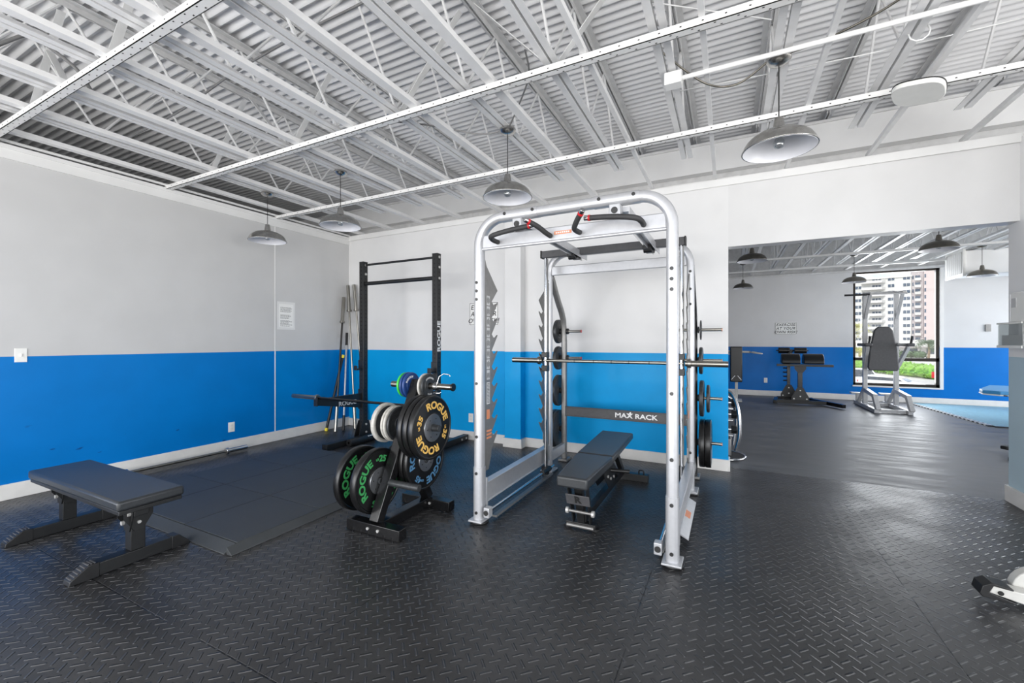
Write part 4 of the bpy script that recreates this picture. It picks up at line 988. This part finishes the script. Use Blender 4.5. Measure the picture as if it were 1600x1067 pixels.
# roller bench (glute ham)
t = thing('roller_bench', 'black back-extension bench with round pads standing before the far blue wall', 'bench', (1.3, 10.6, 0))
for x0, x1 in ((.985, 1.305), (1.365, 1.70)):
    pr = [(10.36, .845)] + [(10.50 + .17 * math.cos(PI - a * PI / 12), .86 + .19 * math.sin(PI - a * PI / 12)) for a in range(13)] + [(10.67, .845)]
    q = part('half_round_pad', MB().prism(pr, 'YZ', x0, x1), 'vinylk', t, .012)
for x0, x1 in ((1.0, 1.22), (1.30, 1.53)):
    part('roller_pad', MB().cyl((x0, 11.25, 1.10), (x1, 11.25, 1.10), .065, 20), 'vinylk', t, .01)
part('cross_rail', MB().box(.90, 1.86, 10.40, 10.47, .79, .835), 'black', t, .003)
part('post', MB().box(1.27, 1.35, 10.44, 10.52, .30, .79), 'blackg', t, .004)
part('post', MB().box(1.14, 1.20, 11.0, 11.07, .30, 1.04), 'blackg', t, .004)
part('roller_axle', MB().cyl((.96, 11.25, 1.10), (1.56, 11.25, 1.10), .014, 10).beam((1.17, 11.03, 1.0), (1.26, 11.25, 1.10), .05, .05), 'black', t)
h = MB()
for i in range(5): h.cyl((1.10 - .03, 11.03, .45 + i * .09), (1.14, 11.03, .45 + i * .09), .014, 8)
split('adjust_peg', h, 'black', t)
for yy, xc in ((10.46, 1.31), (11.0, 1.17)):
    part('gusset', MB().prism([(xc - .15, .10), (xc + .15, .10), (xc + .15, .16), (xc + .05, .36), (xc - .05, .36), (xc - .15, .16)], 'XZ', yy - .035, yy - .027), 'black', t)
    b = MB()
    for (dx, zz) in ((-.11, .13), (.11, .13), (0, .18), (0, .3)): b.cyl((xc + dx, yy - .0355, zz), (xc + dx, yy - .043, zz), .014, 8)
    split('bolt', b, 'bolt', t)
part('gusset', MB().prism([(1.21, .79), (1.41, .79), (1.41, .74), (1.35, .66), (1.27, .66), (1.21, .74)], 'XZ', 10.425, 10.433), 'black', t)
part('floor_rail', MB().box(.90, 1.75, 10.43, 10.50, .03, .10), 'blackg', t, .004)
part('floor_rail', MB().beam((.93, 10.9, .06), (.86, 10.30, .06), .07, .07), 'blackg', t, .004)
part('floor_rail', MB().beam((1.55, 10.95, .06), (1.97, 10.12, .06), .07, .07), 'blackg', t, .004)
part('floor_rail', MB().box(.95, 1.6, 10.98, 11.05, .03, .10), 'blackg', t, .004)
# knee raise tower
t = thing('knee_raise_tower', 'grey-white knee raise and pull-up tower in front of the far window', 'exercise tower', (2.65, 10.4, 0))
TM = 'towerp'
L0, R0 = 2.39, 2.86
for x in (L0, R0):
    part('post', MB().box(x - .035, x + .035, 10.56, 10.63, .085, 2.2), TM, t, .004)
    part('side_foot', MB().box(x - .035, x + .035, 9.85, 11.3, .006, .075), TM, t, .004)
    part('step_rail', MB().beam((x, 10.58, .36), (x + .01, 9.96, .30), .07, .07), TM, t, .004)
    part('front_leg', MB().beam((x, 9.99, .30), (x + .02, 9.86, .06), .07, .07), TM, t, .004)
    part('rear_brace', MB().beam((x, 10.62, .40), (x, 11.05, .07), .05, .06), TM, t, .004)
    part('rear_step', MB().box(x - .12, x + .12, 11.05, 11.2, .22, .25).box(x - .03, x + .03, 11.10, 11.16, .075, .22), TM, t, .004)
    xa = x if x == R0 else x - .12
    part('arm_strut', MB().beam((x, 10.57, .78), (xa + .08, 10.25, 1.20), .055, .055), TM, t, .004)
    a = part('arm_rest', MB().box(xa - .02, xa + .10, 9.98, 10.54, 1.21, 1.27), 'greyvinyl', t, .02)
    part('hand_grip', MB().cyl((xa + .05, 10.02, 1.27), (xa + .06, 9.99, 1.40), .018, 10), 'rubber', a)
part('top_frame', MB().box(L0 - .035, R0 + .035, 10.56, 10.63, 2.201, 2.26).beam((L0, 10.56, 2.23), (L0, 10.15, 2.2), .05, .05).beam((R0, 10.56, 2.23), (R0, 10.15, 2.2), .05, .05), TM, t, .004)
part('top_brace', MB().beam((L0, 10.57, 1.75), (L0, 10.25, 2.19), .05, .05).beam((R0, 10.57, 1.75), (R0, 10.25, 2.19), .05, .05), TM, t, .004)
part('pull_up_bar', MB().cyl((1.98, 10.15, 2.18), (2.36, 10.15, 2.18), .018, 10), 'rubber', t)
part('front_cross_tube', MB().cyl((2.36, 10.15, 2.18), (2.90, 10.15, 2.18), .016, 10), TM, t)
bp2 = [(-.23, .80), (.23, .80), (.25, .86), (.22, 1.20), (.15, 1.56), (.09, 1.63), (-.09, 1.63), (-.15, 1.56), (-.22, 1.20), (-.25, .86)]
part('back_pad', MB().prism([(2.60 + a * .92, z - .05) for a, z in bp2], 'XZ', 10.30, 10.37), 'greyvinyl', t, .02)
part('pad_bracket', MB().box(2.425, 2.825, 10.57, 10.61, 1.15, 1.21).box(2.56, 2.64, 10.371, 10.569, 1.16, 1.20), TM, t, .003)
for yy in (9.93, 10.9): part('floor_crossbar', MB().box(L0 + .036, R0 - .036, yy, yy + .06, .01, .07), TM, t, .004)
# chrome-and-black rack behind the wall end
t = thing('dumbbell_stand', 'chrome dumbbell stand on a round base behind the end of the blue wall', 'dumbbell stand', (-.12, 5.42, 0))
part('base_ring', MB().lathe([(.24 + .014 * math.cos(a), .016 + .014 * math.sin(a)) for a in [i * PI / 5 for i in range(10)]], (-.12, 5.42, 0), n=48, closed=True), 'chrome', t, sharp=80)
part('base_plate', MB().lathe([(.0, .004), (.235, .004), (.235, .016), (0, .03)], (-.12, 5.42, 0), n=40), 'rubber', t)
part('column', MB().box(-.2, -.02, 5.32, 5.50, .03, .22), 'silverd', t, .01)
part('side_frame', MB().tube(sag([(.02, 5.30, .10), (.06, 5.28, .3), (.045, 5.30, .55), (-.02, 5.36, .72), (-.12, 5.40, .74)], 6), .02, 12), 'chrome', t, sharp=60)
part('side_frame', MB().tube(sag([(.0, 5.56, .10), (.03, 5.56, .4), (-.01, 5.52, .62), (-.12, 5.48, .70)], 6), .016, 12), 'chrome', t, sharp=60)
for i, z in enumerate((.30, .47, .60)):
    part('shelf_arm', MB().box(-.2, .0, 5.36, 5.46, z - .06, z - .045), 'chrome', t, .003)
DG = 'dumbbells on the stand behind the wall end'
dm = None
for z, L in ((.306, 'black dumbbell on the lowest arm of the chrome stand behind the wall'), (.476, 'black dumbbell on the middle arm of the chrome stand'), (.606, 'black dumbbell on the top arm of the chrome stand')):
    if dm is None:
        dm = thing('dumbbell', L, 'dumbbell', (0, 0, 0), DG)
        part('handle', MB().cyl((-.06, 5.41, 0), (-.06, 5.41, .001), .001, 6).cyl((-.12, 5.41, 0), (0.0, 5.41, 0), .015, 12), 'chrome', dm)
        part('head', MB().cyl((-.02, 5.41, 0), (.035, 5.41, 0), .05, 6), 'rubber', dm, .004); part('head', MB().cyl((-.17, 5.41, 0), (-.115, 5.41, 0), .05, 6), 'rubber', dm, .004)
        dm.location = (0, 0, z + .005)
    else: dup(dm, (0, 0, z + .005), L)
t.location.x += .05; dm.location.x += .05
for o in [q for q in C.objects if q.get('group') == DG and q is not dm]: o.location.x += .05
# blue topped table, rug, prongs
t = thing('padded_table', 'light blue topped table with speckled white rim, right of the far window', 'table', (4.2, 9.3, 0))
part('table_top', MB().prism([(3.42, 8.95), (3.55, 8.80), (5.4, 8.75), (5.4, 9.9), (3.9, 10.0), (3.48, 9.2)], 'XY', .52, .57), 'bluetop', t, .01)
rm = part('rim', MB().prism([(3.415, 8.945), (3.545, 8.79), (5.4, 8.74), (5.4, 9.91), (3.895, 10.01), (3.475, 9.21)], 'XY', .50, .5195), 'plastic', t, .004)
h = MB()
for i in range(26): h.box(3.58 + i * .05, 3.60 + i * .05, 8.735 + .0, 8.80, .502, .5185)
part('rim_dots', h, 'boltd', rm)
part('pedestal', MB().box(4.5, 4.9, 9.2, 9.6, .03, .495), 'silverd', t, .01)
t = thing('floor_mat', 'pale blue floor mat with black and white chequered edge in the far room', 'mat', (4.3, 10.5, 0))
poly = [(3.42, 11.86), (3.60, 9.12), (6.5, 9.12), (6.5, 11.86)]
part('mat_surface', MB().prism(poly, 'XY', .0015, .014), 'rug', t)
h = MB(); h2 = MB(); a, b_ = Vector((3.42, 11.86, 0)), Vector((3.60, 9.12, 0))
n = 46
for i in range(n):
    p, q = a.lerp(b_, i / n), a.lerp(b_, (i + 1) / n)
    (h if i % 2 else h2).box(min(p.x, q.x) - .055, max(p.x, q.x) + .02, q.y, p.y, .0015, .016)
part('edge_black', h, 'rubber', t); part('edge_white', h2, 'plastic', t)
part('edge_border', MB().box(3.6, 6.5, 9.06, 9.12, .0015, .015), 'rubber', t)
t = thing('foot_bar', 'black forked machine foot poking out beside the right partition in the far room', 'machine foot', (2.9, 6.8, 0))
part('upper_prong', MB().prism([(2.80, 6.95), (2.84, 6.90), (3.4, 6.93), (3.4, 7.0), (2.86, 7.02)], 'XY', .06, .10), 'rubber', t, .01)
part('lower_prong', MB().prism([(2.70, 6.55), (2.74, 6.50), (3.3, 6.55), (3.3, 6.64), (2.76, 6.66)], 'XY', .004, .05), 'rubber', t, .01)
part('link', MB().box(3.15, 3.3, 6.5, 7.0, .02, .09), 'whitemetal', t, .01)

# ================================================================== OUTSIDE THE FAR WINDOW
GZ = -3.5
def M_(n, c, r=.8, **k): M[n] = mat(n, c, r, **k)
M_('asphalt', (196, 190, 184), .9, nscale=.3); M_('facade_white', (204, 202, 197), .8, var=.02, nscale=.2); M_('facade_grey', (176, 166, 166), .85, var=.03, nscale=.2)
M_('facade_mauve', (196, 180, 176), .85, var=.03, nscale=.2); M_('pane_dark', (70, 82, 98), .2); M_('leaf', (122, 168, 52), .6, var=.35, nscale=3)
M_('leaf_dark', (62, 88, 48), .6, var=.3, nscale=3); M_('leaf_yellow', (176, 172, 84), .6, var=.3, nscale=3); M_('trunk', (140, 120, 98), .9, var=.2, nscale=2); M_('car_white', (228, 228, 228), .25, coat=.5); M_('car_glass', (70, 76, 84), .1, coat=.5)
M_('car_red', (196, 40, 40), .4); M_('tyre', (30, 30, 30), .7)
o = struct('ground_outside', MB().box(-200, 330, 14, 520, GZ - .5, GZ), 'asphalt')
# tall white apartment block, local frame: x along the facade, y depth, at (66, 246)
AZ = math.radians(-15.1)
def place(o, loc, rz): o.location = loc; o.rotation_euler = (0, 0, rz)
t = thing('apartment_building', 'tall white apartment block with balconies and rows of windows outside the far window', 'building', (0, 0, 0))
part('facade', MB().box(-14, 6.2, 0, 16, 0, 33.0).box(-28, -14.1, 3, 16, 0, 36), 'facade_white', t)
part('side_tower', MB().box(6.3, 10.0, .6, 16, 0, 38), 'facade_grey', t)  # grey is the tower's own wall colour
part('end_tower', MB().box(10.1, 22, -2.5, 16, 0, 50), 'facade_mauve', t)
part('roof_parapet', MB().box(-14.5, 6.4, -.4, 16, 32.8, 33.6), 'facade_white', t)
for f in range(11):
    z = 2.2 + f * 2.95
    for xx, w, y0 in ((-5.2, 3.0, 0), (-.3, 2.1, 0), (4.7, 2.2, 0), (-11.6, 2.2, 0)):
        q = part('window', MB().box(xx - w / 2, xx + w / 2, y0 - .08, y0 - .02, z, z + 1.35), 'pane_dark', t)
        n_ = 3 if w > 2.5 else 2
        for u in range(1, n_): part('window_bar', MB().box(xx - w / 2 + w * u / n_ - .08, xx - w / 2 + w * u / n_ + .08, y0 - .16, y0 - .08, z, z + 1.35), 'facade_white', q)
    part('balcony', MB().box(-10.5, -3.4, -2.0, -.0, z - .75, z - .5).box(-10.5, -3.4, -2.0, -1.85, z - .5, z + .35).prism([(-3.4, -2.0), (-2.2, 0), (-3.4, 0)], 'XY', z - .75, z + .3), 'facade_white', t)
    part('balcony', MB().box(7.3, 9.2, -.6, .58, z - .75, z + .35), 'facade_white', t)
    for x0, x1, y0 in ((7.4, 9.0, .5), (6.5, 7.0, .5), (10.2, 10.7, -2.56), (14.0, 14.6, -2.56)):
        part('window', MB().box(x0, x1, y0, y0 + .05, z + .4 if x0 == 7.4 else z, z + 1.5), 'pane_dark', t)
place(t, (64.5, 244, GZ), AZ)
t = thing('apartment_building', 'low cream building behind the palm trees at the foot of the tower', 'building', (0, 0, 0))
part('facade', MB().box(-16, 26, 0, 12, 0, 5.2), 'facade_white', t)
part('awning', MB().box(-6, 18, -2.2, 0, 3.0, 3.3), 'facade_grey', t)
for i in range(9): part('window', MB().box(-14 + i * 4.4, -11.6 + i * 4.4, -.08, -.02, 1, 2.6), 'pane_dark', t)
place(t, (51, 176, GZ), AZ)
def clump(mb, c, r, n, ls, flat=1.0):
    for _ in range(n):
        v = Vector((random.gauss(0, 1), random.gauss(0, 1), random.gauss(0, 1))).normalized()
        p = Vector(c) + Vector((v.x * r[0], v.y * r[1], v.z * r[2])) * random.uniform(.75, 1)
        a = Vector((random.gauss(0, 1), random.gauss(0, 1), random.gauss(0, 1))).normalized(); b = a.cross(v).normalized(); a = (v * .5 + a * .7).normalized()
        s = ls * random.uniform(.6, 1.3); mb.add([p - b * s * .4, p + a * s, p + b * s * .4, p - a * s * .5], [(0, 1, 2, 3)])
def hedge(name, L, a, b, h, w, m, dens=60, grp=None, ls=.3):
    a, b = Vector(a), Vector(b); n = max(2, int((b - a).length / (w * .9))); mb = MB()
    for i in range(n + 1):
        p = a.lerp(b, i / n) + Vector((0, random.uniform(-.3, .3), h * .45)); r = (w * .75, w * .7, h * random.uniform(.5, .62))
        mb.sphere(p, 1, (r[0] * .85, r[1] * .85, r[2] * .9), 12, 7); clump(mb, p, r, dens, ls)
    o = part(name, mb, m, None, sharp=20, loc=tuple((a + b) / 2)); return tag(o, L, 'hedge', grp)
def wp(u, d, z=GZ):     # a spot outside by sight line slope u and distance d along the view
    c, s = math.cos(YAW), math.sin(YAW); return (d * (-s + u * c), d * (c + u * s), z)
hedge('hedge', 'bright green hedge across the lower half of the far window', wp(.86, 66), wp(1.0, 54), 1.9, 2.2, 'leaf', 150)
hedge('hedge', 'bright green hedge filling the lower left of the far window', wp(.79, 74), wp(.86, 70), 2.0, 2.6, 'leaf', 150)
hedge('hedge', 'dark low shrubs behind the driveway at the right of the far window', wp(.90, 125), wp(.955, 120), 2.2, 2.4, 'leaf_dark', 120, None, .5)
def palm(L, p, H, r, m, n=16, tr=.28):
    t = thing('palm_tree', L, 'palm tree', p, 'palm trees outside the far window'); p = Vector(p)
    part('trunk', MB().tube([p, p + Vector((.2, 0, H * .5)), p + Vector((.1, 0, H))], tr, 10, tr * .7), 'trunk', t)
    top = p + Vector((.1, 0, H)); fr = MB()
    for i in range(n):
        a = 2 * PI * i / n + random.uniform(-.2, .2); el = random.uniform(-.1, 1.1); d = Vector((math.cos(a), math.sin(a), 0)); pts = []
        for k in range(7):
            s = k / 6; pts.append(top + d * r * (s * (.6 + .4 * math.cos(el))) + Vector((0, 0, r * (math.sin(el) * s - .75 * s * s))))
        for k in range(6):
            c0, c1 = pts[k], pts[k + 1]; sd = (c1 - c0).cross(Vector((0, 0, 1))).normalized(); L_ = r * .32 * (1 - .6 * abs(k / 5 - .4))
            for sg in (-1, 1):
                for q in (0, .5):
                    b0 = c0.lerp(c1, q); tip = b0 + sd * sg * L_ + Vector((0, 0, -L_ * .5)) + (c1 - c0) * .8
                    fr.add([b0, b0.lerp(c1, .35), tip], [(0, 1, 2)])
    part('fronds', fr, m, t, sharp=180); return t
palm('date palm with arching dark fronds at the right of the far window', wp(.975, 112), 4.6, 3.4, 'leaf_dark', 26, .3)
palm('tall yellowish palm at the left edge of the far window', wp(.80, 92), 8.0, 3.2, 'leaf_yellow', 22, .25)
palm('shorter bushy palm at the left edge of the far window', wp(.812, 88), 3.2, 2.6, 'leaf_yellow', 26, .25)
palm('small dark palm half hidden behind the tower pad', wp(.862, 120), 4.2, 2.4, 'leaf_dark', 20, .2)
def car(L, p, rz, m, van=False):
    t = thing('car', L, 'car', (0, 0, 0), 'parked cars outside the far window'); h = 1.9 if van else 1.45
    part('car_body', MB().prism([(-2.3, .3), (2.3, .3), (2.35, .75), (1.5, .95), (.8, h - .05), (-1.7, h), (-2.2, 1.0), (-2.35, .8)], 'XZ', -.88, .88), m, t, .12)
    part('side_glass', MB().prism([(-1.75, 1.0), (1.2, 1.0), (.7, h - .15), (-1.5, h - .12)], 'XZ', -.9, .9), 'car_glass', t)
    part('windscreen', MB().prism([(1.42, .99), (1.5, .985), (.86, h - .1), (.78, h - .1)], 'XZ', -.75, .75), 'car_glass', t)
    for x in (-1.45, 1.45):
        for y in (-.86, .66): part('wheel', MB().cyl((x, y, .33), (x, y + .2, .33), .33, 18), 'tyre', t)
    part('tail_light', MB().box(-2.37, -2.25, -.85, -.6, .7, .9).box(-2.37, -2.25, .6, .85, .7, .9).box(2.2, 2.37, -.9, -.7, .6, .75), 'car_red', t)
    place(t, p, rz); return t
car('white van parked at the lower left of the far window', wp(.812, 47), .3, 'car_white', True)
car('white car roof and windscreen at the bottom middle of the far window', wp(.885, 42), -.5, 'car_white')
t = thing('street_sign', 'small red sign at the lower right corner of the far window', 'sign', wp(.995, 49))
p = Vector(wp(.995, 49)); part('sign_post', MB().cyl(p, p + Vector((0, 0, 1.1)), .04, 8), 'silverd', t)
part('sign_face', MB().box(p.x - .45, p.x + .45, p.y - .06, p.y + .02, GZ + .6, GZ + 1.3), 'car_red', t)
